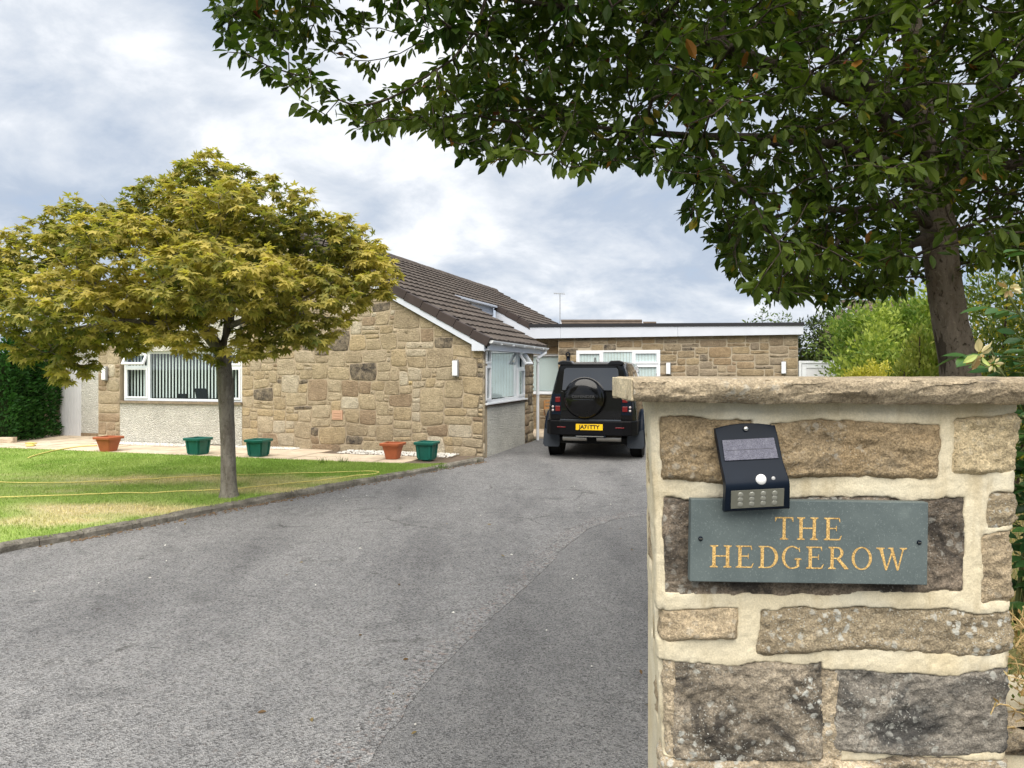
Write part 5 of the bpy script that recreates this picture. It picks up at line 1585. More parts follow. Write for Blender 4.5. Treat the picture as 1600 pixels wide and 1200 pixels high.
# ------------------------------------------------------------------ solar light
lamp = empty('solar_light', at(1168, 728, 1.10))
lamp.rotation_euler = (0, R(-3.0), 0); lamp.scale = (0.9, 0.94, 0.92)
tag(lamp, 'black curved solar wall light with motion sensor above the slate plaque', 'solar light')
LWd = 0.050
# side profile (y outwards is negative, z): back against the wall, bulging foot
front = [(0.004, 0.0655), (0.000, 0.058), (-0.004, 0.050), (-0.0075, 0.044), (-0.020, 0.014), (-0.026, 0.004), (-0.033, -0.005), (-0.039, -0.0125), (-0.0425, -0.019), (-0.0440, -0.0245), (-0.0430, -0.030), (-0.0350, -0.0635), (-0.0320, -0.0660)]
back = [(-0.024, -0.0635), (-0.032, -0.031), (-0.030, -0.018), (-0.012, 0.008), (0.002, 0.040), (0.008, 0.052), (0.010, 0.0655)]
prof = front + back
mb = MB(); NS = 24; k_ = len(prof)
for i in range(NS + 1):
    u = -1 + 2 * i / NS
    for j, (y_, z_) in enumerate(prof):
        arch = 0.0062 * (1 - u * u) * np.clip((z_ - 0.050) / 0.0155, 0, 1)
        wdt = LWd * (1 - 0.06 * np.clip((z_ - 0.03) / 0.035, 0, 1) * 0 + 0.05 * np.clip((-z_ - 0.0) / 0.05, 0, 1))
        mb.v.append((u * wdt, y_, z_ + arch - 0.003 * np.clip((z_ - 0.05) / 0.015, 0, 1)))
for i in range(NS):
    for j in range(k_): mb.f.append((i * k_ + j, i * k_ + (j + 1) % k_, (i + 1) * k_ + (j + 1) % k_, (i + 1) * k_ + j))
mb.f.append(tuple(range(k_))); mb.f.append(tuple(reversed(range(NS * k_, (NS + 1) * k_))))
o = mb.build('housing', M['black_plastic'], lamp, bevel=0.0008); auto_smooth(o, 38)
def on_front(a, c_, t): return (a[0] + (c_[0] - a[0]) * t, a[1] + (c_[1] - a[1]) * t)
def inset_panel(name, ya, za, yb, zb, wa, wb, off_, mat, thick=0.0012):
    d = Vector((yb - ya, zb - za)).normalized(); nv = Vector((d.y, -d.x))
    if nv.x > 0: nv = -nv
    v_ = []
    for o_ in (off_ - thick, off_):
        v_ += [(-wa, ya + nv.x * o_, za + nv.y * o_), (wa, ya + nv.x * o_, za + nv.y * o_), (wb, yb + nv.x * o_, zb + nv.y * o_), (-wb, yb + nv.x * o_, zb + nv.y * o_)]
    return mesh_obj(name, v_, [(0, 1, 2, 3), (7, 6, 5, 4), (0, 4, 5, 1), (1, 5, 6, 2), (2, 6, 7, 3), (3, 7, 4, 0)], mat, lamp)
m = Mat('solar cell', 0.18, 0.25)
c = m.mix(m.rng(m.noise(700, 3, 0.7), 0.38, 0.62), (0.035, 0.037, 0.062), (0.095, 0.097, 0.14))
m.color(m.mix(m.math('MULTIPLY', m.rng(m.noise(120, 4, 0.6), 0.5, 0.7), 0.4), c, (0.18, 0.18, 0.22)))
inset_panel('solar_panel', -0.0075, 0.0440, -0.0205, 0.0128, 0.0425, 0.0435, 0.0022, m.m, 0.004)
for t0 in (0.5,):
    ya, za = -0.0085 + (-0.011) * t0, 0.0415 - 0.0265 * t0
    inset_panel('cell_bar', ya, za, ya - 0.0004, za - 0.0008, 0.039, 0.039, 0.0026, plain('cell line', (0.05, 0.05, 0.07), 0.5), 0.001)
o = inset_panel('led_window', -0.0426, -0.0312, -0.0358, -0.0600, 0.0425, 0.0425, 0.0014, plain('smoky diffuser', (0.13, 0.13, 0.105), 0.3, 0.5, 0.1, 40), 0.003)
lens = Mat('led lens', 0.12, 0.6, (0.20, 0.20, 0.17), coat=0.8).m
for r_ in range(3):
    for c_ in range(4):
        t = 0.25 + 0.27 * r_
        y_, z_ = -0.0426 + 0.0068 * t - 0.0014, -0.0312 - 0.0288 * t - 0.0003
        mb = MB()
        for (rad_, hh) in ((0.0046, 0.0), (0.0041, 0.0006), (0.0026, 0.0010), (0.0, 0.0011)):
            for k_ in range(12):
                a = 6.28318 * k_ / 12
                dy, dz = -0.973 * hh, -0.23 * hh
                mb.v.append((-0.0275 + c_ * 0.0183 + rad_ * math.cos(a), y_ + dy + rad_ * math.sin(a) * -0.23, z_ + dz + rad_ * math.sin(a) * 0.973))
        for i in range(3):
            for k_ in range(12): mb.f.append((i * 12 + k_, i * 12 + (k_ + 1) % 12, (i + 1) * 12 + (k_ + 1) % 12, (i + 1) * 12 + k_))
        mb.build('led', lens, lamp, smooth=True)
wht = plain('white dome', (0.78, 0.78, 0.78), 0.35, 0.4, 0.02)
o = MB().lathe([(0.0088 * math.cos(t), -0.0062 * math.sin(t)) for t in np.linspace(0, 1.5, 8)], 24, (0.007, -0.0405, -0.0165), 'y').build('motion_sensor', wht, lamp, smooth=True)
o = MB().lathe([(0.0032, 0.0), (0.003, -0.001), (0.0015, -0.0014)], 16, (0.0270, -0.0405, -0.0155), 'y').build('light_sensor', plain('sensor grey', (0.42, 0.42, 0.42), 0.4), lamp, smooth=True)
o = MB().lathe([(0.0045, 0.0), (0.0042, -0.002), (0.0025, -0.0034)], 16, (0.0, -0.001, 0.0605), 'y').build('screw', Mat('bright screw', 0.25, 0.5, (0.75, 0.74, 0.72), metallic=1.0).m, lamp, smooth=True)

# low garden wall running on to the right of the pier, and the raised bank behind it
gwl = empty('garden_wall', (1.3, 1.26, 0))
tag(gwl, 'low rough stone wall running right from the foot of the gate pier', 'wall')
MB().box(-0.55, 1.6, -0.09, 0.09, 0, 1.24).build('mortar', M['mortar'], gwl)
rr_ = random.Random(9)
z_ = 0.02
while z_ < 1.18:
    h_ = min(rr_.uniform(0.12, 0.2), 1.26 - z_); x_ = -0.55
    while x_ < 1.5:
        w_ = rr_.uniform(0.2, 0.42)
        v_, f_ = stone_mesh([(x_, z_), (x_ + w_, z_), (x_ + w_, z_ + h_), (x_, z_ + h_)], rr_.random(), 0.025, 0.02, 0.008, 0.05)
        mesh_obj('stone', v_, f_, M[rr_.choice(['p_base', 'p_brown', 'p_speck', 'p_pink'])], gwl, loc=(0, -0.09, 0), smooth=True)
        x_ += w_
    z_ += h_
nx_, ny_ = 70, 90
gx = np.linspace(0, 1, nx_)[:, None]; gy = np.linspace(1.30, 16.0, ny_)[None, :]
xe = 0.36 + 0.24 * (gy - 1.3)
bxm = xe + (22 - xe) * gx ** 1.6
hh = np.interp(gy, [1.3, 2.5, 4.5, 8, 12, 16], [1.20, 1.15, 0.95, 0.5, 0.2, 0.05])
zz_ = hh * smooth01((bxm - xe) / 0.7) + 0.04 * fbm(bxm * 1.2, gy * 1.2 + 0 * bxm, 0.0, 4, 701) - 0.02 + 0 * gy
P = np.stack([bxm, gy + 0 * bxm, zz_], -1).reshape(-1, 3)
structure(mesh_obj('garden_bank', P, grid_faces(nx_, ny_), M['bank'], smooth=True))
def bank_z(x, y):
    xe_ = 0.36 + 0.24 * (y - 1.3)
    return float(np.interp(y, [1.3, 2.5, 4.5, 8, 12, 16], [1.20, 1.15, 0.95, 0.5, 0.2, 0.05])) * float(smooth01((x - xe_) / 0.7))

# ------------------------------------------------------------------ foliage tools
LEAF = (np.array([(0,0,0),(0.22,0.16,0.02),(0.22,0,-0.02),(0.22,-0.16,0.02),(0.55,0.235,0.02),(0.55,0,-0.045),(0.55,-0.235,0.02),(0.82,0.13,-0.03),(0.82,0,-0.07),(0.82,-0.13,-0.03),(1,0,-0.11)], float),
        np.array([(0,2,1),(0,3,2),(1,2,4),(2,5,4),(2,3,5),(3,6,5),(4,5,7),(5,8,7),(5,6,8),(6,9,8),(7,8,10),(8,9,10)]))
SLEAF = (np.array([(0,0,0),(0.45,0.22,0.03),(0.45,-0.22,0.03),(1,0,-0.05),(0.45,0,-0.02)], float), np.array([(0,4,1),(0,2,4),(1,4,3),(4,2,3)]))
def palmate():
    pts = [(0, 0, 0)]
    tips = [(-112, 0.55), (-56, 0.88), (0, 1.0), (56, 0.88), (112, 0.55)]
    out = []
    for i, (a, L_) in enumerate(tips):
        out.append((a - 15, L_ * 0.62)); out.append((a, L_)); out.append((a + 15, L_ * 0.62))
        if i < 4: out.append(((a + tips[i + 1][0]) / 2, 0.37))
    V_ = [(0.12, 0, 0)]
    for a, r_ in out:
        V_.append((0.12 + r_ * math.cos(R(a)) * 0.88, r_ * math.sin(R(a)) * 0.78, -0.16 * r_ * r_ + 0.03 * math.cos(R(a * 5.8))))
    n_ = len(out)
    F_ = [(0, i + 1, i + 2) for i in range(n_ - 1)]
    return np.array(V_), np.array(F_)
PALM = palmate()

def place_leaves(tpl, pos, dirs, ups, size, cols):
    """vectorised copies of a leaf template; returns verts, faces, colours"""
    V0, F0 = tpl
    n_ = len(pos)
    d = dirs / (np.linalg.norm(dirs, axis=1, keepdims=True) + 1e-9)
    s_ = np.cross(ups, d); s_ /= (np.linalg.norm(s_, axis=1, keepdims=True) + 1e-9)
    u = np.cross(d, s_)
    V = pos[:, None] + size[:, None, None] * (V0[None, :, 0:1] * d[:, None] + V0[None, :, 1:2] * s_[:, None] + V0[None, :, 2:3] * u[:, None])
    F_ = F0[None] + (np.arange(n_) * len(V0))[:, None, None]
    return V.reshape(-1, 3), F_.reshape(-1, F0.shape[1]), np.repeat(cols, len(V0), 0)

def grow(starts, attr, step, infl, kill, iters, bias=(0, 0, 0)):
    """space colonisation: starts = list of (pos, parent)"""
    pos = [Vector(p) for p, _ in starts]; par = [q_ for _, q_ in starts]
    att = [Vector(a) for a in attr]
    bias = Vector(bias)
    last = -1
    for it in range(iters):
        kd = kdtree.KDTree(len(pos))
        for i, p_ in enumerate(pos): kd.insert(p_, i)
        kd.balance()
        pull = {}; keep = []
        for a in att:
            co, i, d = kd.find(a)
            if d < kill: continue
            keep.append(a)
            if d < infl:
                pull.setdefault(i, Vector((0, 0, 0)))
                pull[i] += (a - co).normalized()
        att = keep
        if not pull or not att: break
        n0 = len(pos)
        for i, v_ in pull.items():
            if v_.length < 1e-3: continue
            q_ = pos[i] + (v_.normalized() + bias + Vector((random.gauss(0, .12), random.gauss(0, .12), random.gauss(0, .12)))).normalized() * step
            if any((q_ - pos[j]).length < step * 0.25 for j in (kd.find_n(q_, 1)[0][1],)): continue
            pos.append(q_); par.append(i)
        if len(pos) == n0: break
    return pos, par

def limb_mesh(pos, par, rtip, power, fixed=None, sides_fn=None, skip=0.0):
    n_ = len(pos); kids = [[] for _ in range(n_)]
    for i, p_ in enumerate(par):
        if p_ >= 0: kids[p_].append(i)
    rad = np.zeros(n_)
    for i in reversed(range(n_)):
        rad[i] = rtip if not kids[i] else sum(rad[k_] ** power for k_ in kids[i]) ** (1 / power)
    if fixed:
        for i, r_ in fixed.items(): rad[i] = r_
        for i in range(n_):
            if par[i] >= 0 and i not in fixed: rad[i] = min(rad[i], rad[par[i]] * 0.92)
    mb = MB()
    done = set()
    heads = [(i, None) for i in range(n_) if par[i] < 0]
    stack = [(i, []) for i in range(n_) if par[i] < 0]
    while stack:
        i, pre = stack.pop()
        chain = list(pre) + [i]
        while kids[chain[-1]]:
            ks = sorted(kids[chain[-1]], key=lambda k_: -rad[k_])
            for k_ in ks[1:]: stack.append((k_, [chain[-1]]))
            chain.append(ks[0])
        if len(chain) < 2: continue
        rs = [rad[c_] for c_ in chain]
        if pre: rs[0] = min(rad[chain[0]], rs[1] * 1.15)
        rs[-1] *= 0.5
        if max(rs) < skip: continue
        sd = 12 if rs[0] > 0.06 else (7 if rs[0] > 0.015 else 4)
        mb.tube([pos[c_] for c_ in chain], rs, sd, cap=False)
    return mb, rad, kids

# ------------------------------------------------------------------ apple tree, overhanging from the right
apple = empty('apple_tree', (2.72, 4.35, 0.9))
tag(apple, 'large dark-leaved apple tree leaning over the driveway from the right', 'tree')
rnd = random.Random(3)
BND = [(330, 95), (400, 135), (450, 150), (520, 185), (550, 235), (600, 225), (650, 200), (700, 250), (760, 262), (850, 245), (905, 280), (960, 262), (1010, 270), (1055, 300), (1100, 372), (1150, 455), (1200, 478), (1300, 485), (1400, 470), (1460, 440), (1530, 430), (1600, 425), (1900, 430), (2100, 300)]
bxs, bys = [p_[0] for p_ in BND], [p_[1] for p_ in BND]
att = []
while len(att) < 10500:
    px = rnd.uniform(330, 2100)
    low = np.interp(px, bxs, bys)
    hi = -420 + 420 * max(0, (900 - px) / 570) ** 1.2
    py = rnd.uniform(hi, low - 8)
    if px < 800 and rnd.random() < (800 - px) / 1300: continue
    dep = np.interp(px, [330, 700, 1100, 1500, 2100], [3.05, 3.2, 3.7, 4.4, 4.6]) + rnd.gauss(0, np.interp(px, [330, 800, 1400, 2100], [0.22, 0.45, 0.85, 0.9]))
    if dep < 2.2: continue
    if 1420 < px < 1530 and py > 330 and dep < 4.3 and rnd.random() < 0.9: continue
    q3 = at(px, py, dep)
    gap_ = float(fbm(q3.x * 2.0, q3.y * 2.0, q3.z * 2.6, 2, 871))
    if gap_ < np.interp(px, [330, 600, 900, 1200, 1500], [0.08, -0.04, -0.28, -0.5, -0.6]): continue
    att.append(q3)
trunk_pts = [at(1512, 640, 4.35), at(1500, 590, 4.35), at(1486, 510, 4.35), at(1474, 430, 4.35), at(1466, 360, 4.34), at(1460, 310, 4.33), at(1450, 250, 4.32), at(1440, 190, 4.30), at(1432, 120, 4.28), at(1424, 40, 4.25), at(1412, -60, 4.2)]
trunk_pts[0].z = 0.85
starts = [(p_, i - 1) for i, p_ in enumerate(trunk_pts)]
fixed = {i: r_ for i, r_ in enumerate([0.118, 0.100, 0.092, 0.089, 0.095, 0.092, 0.072, 0.066, 0.060, 0.052, 0.042])}
def limb(base, pts, r0, r1):
    pr = base
    for k_, p_ in enumerate(pts):
        starts.append((p_, pr)); pr = len(starts) - 1
        fixed[pr] = r0 + (r1 - r0) * k_ / max(1, len(pts) - 1)
limb(5, [at(1500, 225, 4.3), at(1535, 160, 4.25), at(1580, 110, 4.2), at(1650, 60, 4.2), at(1740, 10, 4.3)], 0.065, 0.03)
limb(4, [at(1400, 318, 4.15), at(1330, 330, 3.95), at(1260, 322, 3.8)], 0.028, 0.012)
limb(5, [at(1390, 255, 4.0), at(1300, 225, 3.7), at(1190, 215, 3.5), at(1080, 213, 3.35), at(990, 205, 3.3), at(900, 195, 3.25)], 0.030, 0.008)
limb(6, [at(1360, 170, 3.9), at(1250, 120, 3.6), at(1130, 70, 3.4), at(1010, 30, 3.25), at(880, 10, 3.15), at(760, -5, 3.1)], 0.038, 0.010)
limb(7, [at(1330, 110, 4.3), at(1200, 20, 4.4), at(1060, -60, 4.4)], 0.04, 0.015)
limb(4, [at(1420, 385, 4.0), at(1370, 395, 3.8), at(1310, 370, 3.6)], 0.022, 0.010)
limb(5, [at(1540, 265, 4.6), at(1620, 250, 4.8)], 0.05, 0.03)
pos, par = grow(starts, att, 0.08, 0.75, 0.072, 95)
mb, rad, kids = limb_mesh(pos, par, 0.0024, 2.35, fixed)
ivT = Vector((2.72, 4.35, 0.9))
def localise(V_, org): return V_ - np.array(org)
# split thick wood from fine twigs
o = mesh_obj('limbs', localise(np.array(mb.v), ivT), mb.f, M['bark_limb_shade'], apple, smooth=True)
tv = MB()
tz = []
tp = catmull(trunk_pts, 16); tr = np.interp(np.arange(len(tp)) / 16.0, np.arange(len(trunk_pts)), [fixed[i] for i in range(len(trunk_pts))])
NA = 72; aa = np.arange(NA) * 2 * math.pi / NA; tz3 = np.array([p_.z for p_ in tp])
ca3, sa3 = np.cos(aa)[None], np.sin(aa)[None]
low = fbm(ca3 * 1.6, sa3 * 1.6, tz3[:, None] * 2.2, 3, 801)
fk = fbm(ca3 * 5.5, sa3 * 5.5, tz3[:, None] * 9.0, 4, 803, 0.6) * 3.0
flk = (np.floor(fk) + smooth01((fk - np.floor(fk)) / 0.25)) / 3.0
r3 = tr[:, None] * (1.02 + 0.10 * low + 0.075 * flk + 0.02 * fbm(ca3 * 16, sa3 * 16, tz3[:, None] * 26, 2, 805))
tv.v = np.stack([np.array([p_.x for p_ in tp])[:, None] + r3 * ca3, np.array([p_.y for p_ in tp])[:, None] + r3 * sa3, tz3[:, None] + 0 * r3], -1).reshape(-1, 3)
for i in range(len(tp) - 1):
    for k_ in range(NA):
        k2 = (k_ + 1) % NA; tv.f.append((i * NA + k_, i * NA + k2, (i + 1) * NA + k2, (i + 1) * NA + k_))
mesh_obj('trunk', localise(np.array(tv.v), ivT), tv.f, M['bark_apple'], apple, smooth=True)
thin = [i for i in range(len(starts), len(pos)) if rad[i] < 0.0075]
LP, LD, LU, LS = [], [], [], []
PA = np.array([tuple(p_) for p_ in pos])
for i in thin:
    d = (pos[i] - pos[par[i]]).normalized()
    tip = not kids[i]
    n_ = rnd.choice([4, 5, 5, 6]) + (6 if tip else 0)
    px_ = CX + pos[i].x / pos[i].y * F
    for _ in range(n_):
        az = Vector((rnd.gauss(0, 1), rnd.gauss(0, 1), rnd.gauss(0, 0.7)))
        az = (az - az.dot(d) * d); az.normalize()
        dr_ = d * rnd.uniform(0.2, 1.0) + az * rnd.uniform(0.5, 1.1) + Vector((0, 0, -rnd.uniform(0.05, 0.75)))
        p_ = pos[par[i]].lerp(pos[i], rnd.random()) + az * 0.012
        LP.append(tuple(p_)); LD.append(tuple(dr_)); LU.append((rnd.gauss(0, .5), rnd.gauss(0, .5), 1.0)); LS.append(rnd.uniform(0.036, 0.074))
n_ = len(LP); LP = np.array(LP)
g = np.clip(0.5 + 0.7 * fbm(LP[:, 0] * 1.6, LP[:, 1] * 1.6, LP[:, 2] * 1.6, 3, 811) + 0.22 * RNG.standard_normal(n_), 0, 1)[:, None]
cols = np.array([0.024, 0.050, 0.008]) * (1 - g) + np.array([0.098, 0.132, 0.020]) * g
t = RNG.random(n_)
cols[t < 0.022] = (0.16, 0.13, 0.015); cols[t < 0.007] = (0.20, 0.09, 0.018); cols[t < 0.002] = (0.12, 0.035, 0.015)
V_, F_, C_ = place_leaves(LEAF, LP, np.array(LD), np.array(LU), np.array(LS), cols)
mesh_obj('crown', localise(V_, ivT), F_, M['leaf_apple'], apple, cols=C_)
print('apple leaves', n_, 'nodes', len(pos))

# ------------------------------------------------------------------ golden maple on the lawn
tb = on_ground(358, 777, 0.07)
maple = empty('maple_tree', (tb.x, tb.y, 0.06))
tag(maple, 'golden-leaved maple with a domed crown standing on the lawn by the kerb', 'tree')
YM = tb.y
BL = [(335, 300, 80, 62, 0.0), (250, 318, 60, 48, 0.4), (418, 335, 80, 60, -0.2), (500, 385, 85, 62, 0.0), (560, 430, 55, 60, 0.3), (480, 470, 80, 62, -0.5), (430, 515, 55, 38, -0.3), (350, 400, 110, 75, 0.9), (345, 440, 120, 55, -1.2), (200, 400, 100, 66, -0.8), (140, 355, 75, 50, 0.3), (55, 400, 85, 62, 0.5),
      (40, 470, 85, 60, -0.4), (-60, 430, 90, 70, 0.2), (120, 480, 95, 52, -0.9), (80, 540, 65, 42, 0.0), (115, 578, 42, 24, -0.2), (260, 470, 95, 45, -0.3), (300, 360, 90, 60, 1.3), (560, 385, 48, 34, 0.5), (-120, 500, 80, 60, 0.3), (240, 520, 45, 18, -0.6), (190, 535, 40, 22, 0.2), (585, 425, 38, 45, 0.0), (480, 520, 50, 28, -0.6), (395, 545, 38, 20, -0.8), (280, 525, 45, 20, -0.9), (420, 480, 60, 35, 0.6), (180, 470, 70, 40, 0.8), (300, 545, 28, 14, -0.7), (350, 340, 70, 60, -0.9), (470, 420, 70, 55, 0.8)]
rnd = random.Random(8)
att = []
for (px, py, rx, ry, dy) in BL:
    c_ = at(px, py, YM + dy); sx_, sz_ = rx / F * YM, ry / F * YM
    n_ = int(1500 * sx_ * sz_ * 1.0)
    for _ in range(max(50, n_)):
        while True:
            v_ = Vector((rnd.uniform(-1, 1), rnd.uniform(-1, 1), rnd.uniform(-1, 1)))
            if 0.35 < v_.length < 1: break
        att.append(Vector((c_.x + v_.x * sx_, c_.y + v_.y * max(0.55, sx_ * 0.95), c_.z + v_.z * sz_)))
random.shuffle(att)
att = att[:5600]
tpts = [tb, at(357, 740, YM), at(356, 690, YM), at(354, 640, YM), at(352, 600, YM), at(349, 565, YM), at(345, 548, YM)]
starts = [(p_, i - 1) for i, p_ in enumerate(tpts)]
fixed = {i: r_ for i, r_ in enumerate([0.112, 0.098, 0.094, 0.097, 0.106, 0.100, 0.094])}
limb(6, [at(318, 515, YM), at(300, 490, YM + .1), at(270, 470, YM + .1), at(220, 455, YM), at(150, 440, YM), at(70, 440, YM)], 0.075, 0.02)
limb(6, [at(357, 510, YM), at(362, 470, YM + .2), at(358, 420, YM + .3), at(350, 360, YM + .3)], 0.07, 0.025)
limb(7 + 6, [at(410, 490, YM - .2), at(460, 475, YM - .3), at(520, 440, YM - .1)], 0.04, 0.015)
limb(8, [at(250, 505, YM - .5), at(180, 500, YM - .7), at(110, 515, YM - .5), at(80, 550, YM - .2)], 0.035, 0.010)
limb(14, [at(420, 420, YM + .2), at(480, 390, YM + .3)], 0.035, 0.015)
limb(9, [at(255, 420, YM + .5), at(200, 370, YM + .7)], 0.035, 0.012)
limb(13, [at(340, 450, YM - .6), at(330, 420, YM - 1.1)], 0.035, 0.012)
pos, par = grow(starts, att, 0.11, 0.9, 0.13, 80)
mb, rad, kids = limb_mesh(pos, par, 0.0035, 2.3, fixed)
org = (tb.x, tb.y, 0.06)
mesh_obj('limbs', localise(np.array(mb.v), org), mb.f, M['bark_maple'], maple, smooth=True)
tv = MB(); tp = catmull(tpts, 8); tr = np.interp(np.arange(len(tp)) / 8.0, np.arange(len(tpts)), [fixed[i] for i in range(len(tpts))])
for i, p_ in enumerate(tp):
    for k_ in range(24):
        a = 6.28318 * k_ / 24
        fl = 1 + 0.30 * math.exp(-(p_.z - 0.06) / 0.07)
        r_ = tr[i] * fl * (1.0 + 0.09 * float(fbm(math.cos(a) * 1.6, math.sin(a) * 1.6, p_.z * 2.4, 4, 821)))
        tv.v.append((p_.x + r_ * math.cos(a), p_.y + r_ * math.sin(a), p_.z - (0.04 if i == 0 else 0)))
for i in range(len(tp) - 1):
    for k_ in range(24):
        k2 = (k_ + 1) % 24; tv.f.append((i * 24 + k_, i * 24 + k2, (i + 1) * 24 + k2, (i + 1) * 24 + k_))
mesh_obj('trunk', localise(np.array(tv.v), org), tv.f, M['bark_maple'], maple, smooth=True)
LP, LD, LU, LS, LT = [], [], [], [], []
for i in range(len(starts), len(pos)):
    if rad[i] > 0.011: continue
    d = (pos[i] - pos[par[i]]).normalized(); tip = not kids[i]
    for _ in range(rnd.choice([6, 7, 8, 8]) + (6 if tip else 0)):
        az = Vector((rnd.gauss(0, 1), rnd.gauss(0, 1), rnd.gauss(0, 0.35))); az.normalize()
        dr_ = az * 1.0 + d * 0.5 + Vector((0, 0, -rnd.uniform(0.15, 0.9)))
        LP.append(tuple(pos[i] + az * rnd.uniform(0.01, 0.07))); LD.append(tuple(dr_)); LU.append((rnd.gauss(0, .35), rnd.gauss(0, .35), 1.0)); LS.append(rnd.uniform(0.070, 0.130)); LT.append(1.0 if tip else 0.0)
n_ = len(LP); LP = np.array(LP); LT = np.array(LT)
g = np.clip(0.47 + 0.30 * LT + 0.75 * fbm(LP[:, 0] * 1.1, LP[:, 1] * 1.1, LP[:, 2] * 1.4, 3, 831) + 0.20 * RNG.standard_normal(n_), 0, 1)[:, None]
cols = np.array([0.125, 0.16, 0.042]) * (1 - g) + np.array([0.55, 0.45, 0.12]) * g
V_, F_, C_ = place_leaves(PALM, LP, np.array(LD), np.array(LU), np.array(LS), cols)
mesh_obj('crown', localise(V_, org), F_, M['leaf_maple'], maple, cols=C_)
print('maple leaves', n_, 'nodes', len(pos))

# fallen leaves on the drive
rf_ = np.random.default_rng(301); NF = 150
fp = np.empty((NF, 3)); 
for i in range(NF):
    if i < 26: fp[i] = (rf_.uniform(-2.0, 1.6), rf_.uniform(2.8, 9.0), 0.012)
    else:
        k_ = kerb_at(rf_.uniform(0.30, 0.90)); fp[i] = (k_.x + 0.10 + abs(rf_.normal(0, 0.14)), k_.y, 0.012)
fd = rf_.standard_normal((NF, 3)); fd[:, 2] *= 0.12
fu = np.column_stack([rf_.normal(0, .35, NF), rf_.normal(0, .35, NF), np.ones(NF)])
fc = np.where((rf_.random(NF) < 0.6)[:, None], np.array([0.14, 0.085, 0.04]), np.array([0.22, 0.16, 0.07]))
V_, F_, C_ = place_leaves(LEAF, fp, fd, fu, rf_.uniform(0.022, 0.05, NF), fc)
tag(mesh_obj('fallen_leaves', V_, F_, M['leaf_shrub'], cols=C_), 'small brown fallen leaves scattered on the asphalt and along the kerb', 'leaf litter', kind='stuff')

# ------------------------------------------------------------------ hedge and shrubs
def shrub(name, label, cat, blobs, n_, size, c0, c1, seed, upright=0.3, stems=6, base_z=0.0, tpl=SLEAF, mat='leaf_shrub', group=None, fill=0.35, spots=None, lumps=0):
    rl = random.Random(seed + 900)
    blobs = list(blobs)
    for _ in range(lumps):
        c_, r_ = rl.choice(blobs[:5])
        v_ = Vector((rl.gauss(0, 1), rl.gauss(-0.5, 0.8), abs(rl.gauss(0.4, 0.8)))).normalized()
        k_ = rl.uniform(0.16, 0.34)
        blobs.append(((c_[0] + v_.x * r_[0] * 0.95, c_[1] + v_.y * r_[1] * 0.95, c_[2] + v_.z * r_[2] * 0.98), (r_[0] * k_, r_[1] * k_, r_[2] * k_ * rl.uniform(0.8, 1.8))))
    """blobs: (centre, (rx, ry, rz)); leaves sit through the outer shell of every blob"""
    rg = np.random.default_rng(seed)
    for c_, r_ in blobs[:4]:          # foliage down to the ground
        zm = base_z + (c_[2] - base_z) * 0.45
        if c_[2] - r_[2] > base_z + 0.15: blobs.append(((c_[0], c_[1] + 0.1, zm), (r_[0] * 0.95, r_[1] * 0.95, (c_[2] - base_z) * 0.55)))
    n_ = int(n_ * 1.35)
    cx_ = np.mean([c_[0] for c_, _ in blobs]); cy_ = np.mean([c_[1] for c_, _ in blobs])
    root = empty(name, (cx_, cy_, base_z))
    tag(root, label, cat, group)
    vol = np.array([r_[0] * r_[1] + r_[1] * r_[2] + r_[0] * r_[2] for _, r_ in blobs]); cnt = (n_ * vol / vol.sum()).astype(int)
    Ps, Ns = [], []
    for (c_, r_), k_ in zip(blobs, cnt):
        d = rg.standard_normal((k_, 3)); d /= np.linalg.norm(d, axis=1, keepdims=True)
        lump = 1 + 0.46 * fbm(d[:, 0] * 2.2 + seed, d[:, 1] * 2.2, d[:, 2] * 2.2, 4, seed)
        rr = lump * (1 - fill * rg.random(k_) ** 1.5)
        Ps.append(np.array(c_) + d * np.array(r_) * rr[:, None]); Ns.append(d)
    Pp = np.concatenate(Ps); Nn = np.concatenate(Ns)
    ok = Pp[:, 2] > base_z + 0.02
    Pp, Nn = Pp[ok], Nn[ok]
    k_ = len(Pp)
    D = Nn * 0.7 + rg.standard_normal((k_, 3)) * 0.6 + np.array([0, 0, upright])
    U = Nn + rg.standard_normal((k_, 3)) * 0.5
    g = np.clip(0.5 + 0.8 * fbm(Pp[:, 0] * 1.8, Pp[:, 1] * 1.8, Pp[:, 2] * 1.8, 3, seed + 5) + 0.22 * rg.standard_normal(k_), 0, 1)[:, None]
    C = np.array(c0) * (1 - g) + np.array(c1) * g
    if spots is not None:
        sel = rg.random(k_) < spots[1]; C[sel] = spots[0]
    V_, F_, C_ = place_leaves(tpl, Pp, D, U, size * (0.6 + 0.8 * rg.random(k_)), C)
    mesh_obj('foliage', V_ - np.array([cx_, cy_, base_z]), F_, M[mat], root, cols=C_)
    mb = MB(); rr2 = random.Random(seed)
    for q_ in range(stems):
        c_, r_ = blobs[q_ % len(blobs)]
        mb.tube([(rr2.uniform(-.15, .15) + (c_[0] - cx_) * 0.6, rr2.uniform(-.15, .15) + (c_[1] - cy_) * 0.6, -0.05), ((c_[0] - cx_) * 0.9, (c_[1] - cy_) * 0.9, (c_[2] - base_z) * 0.6), (c_[0] - cx_ + rr2.uniform(-.3, .3) * r_[0], c_[1] - cy_ + rr2.uniform(-.3, .3) * r_[1], c_[2] - base_z + r_[2] * 0.6)], [0.03, 0.018, 0.006], 5)
    mb.build('stems', M['twig'], root)['kind'] = 'stuff'
    return root

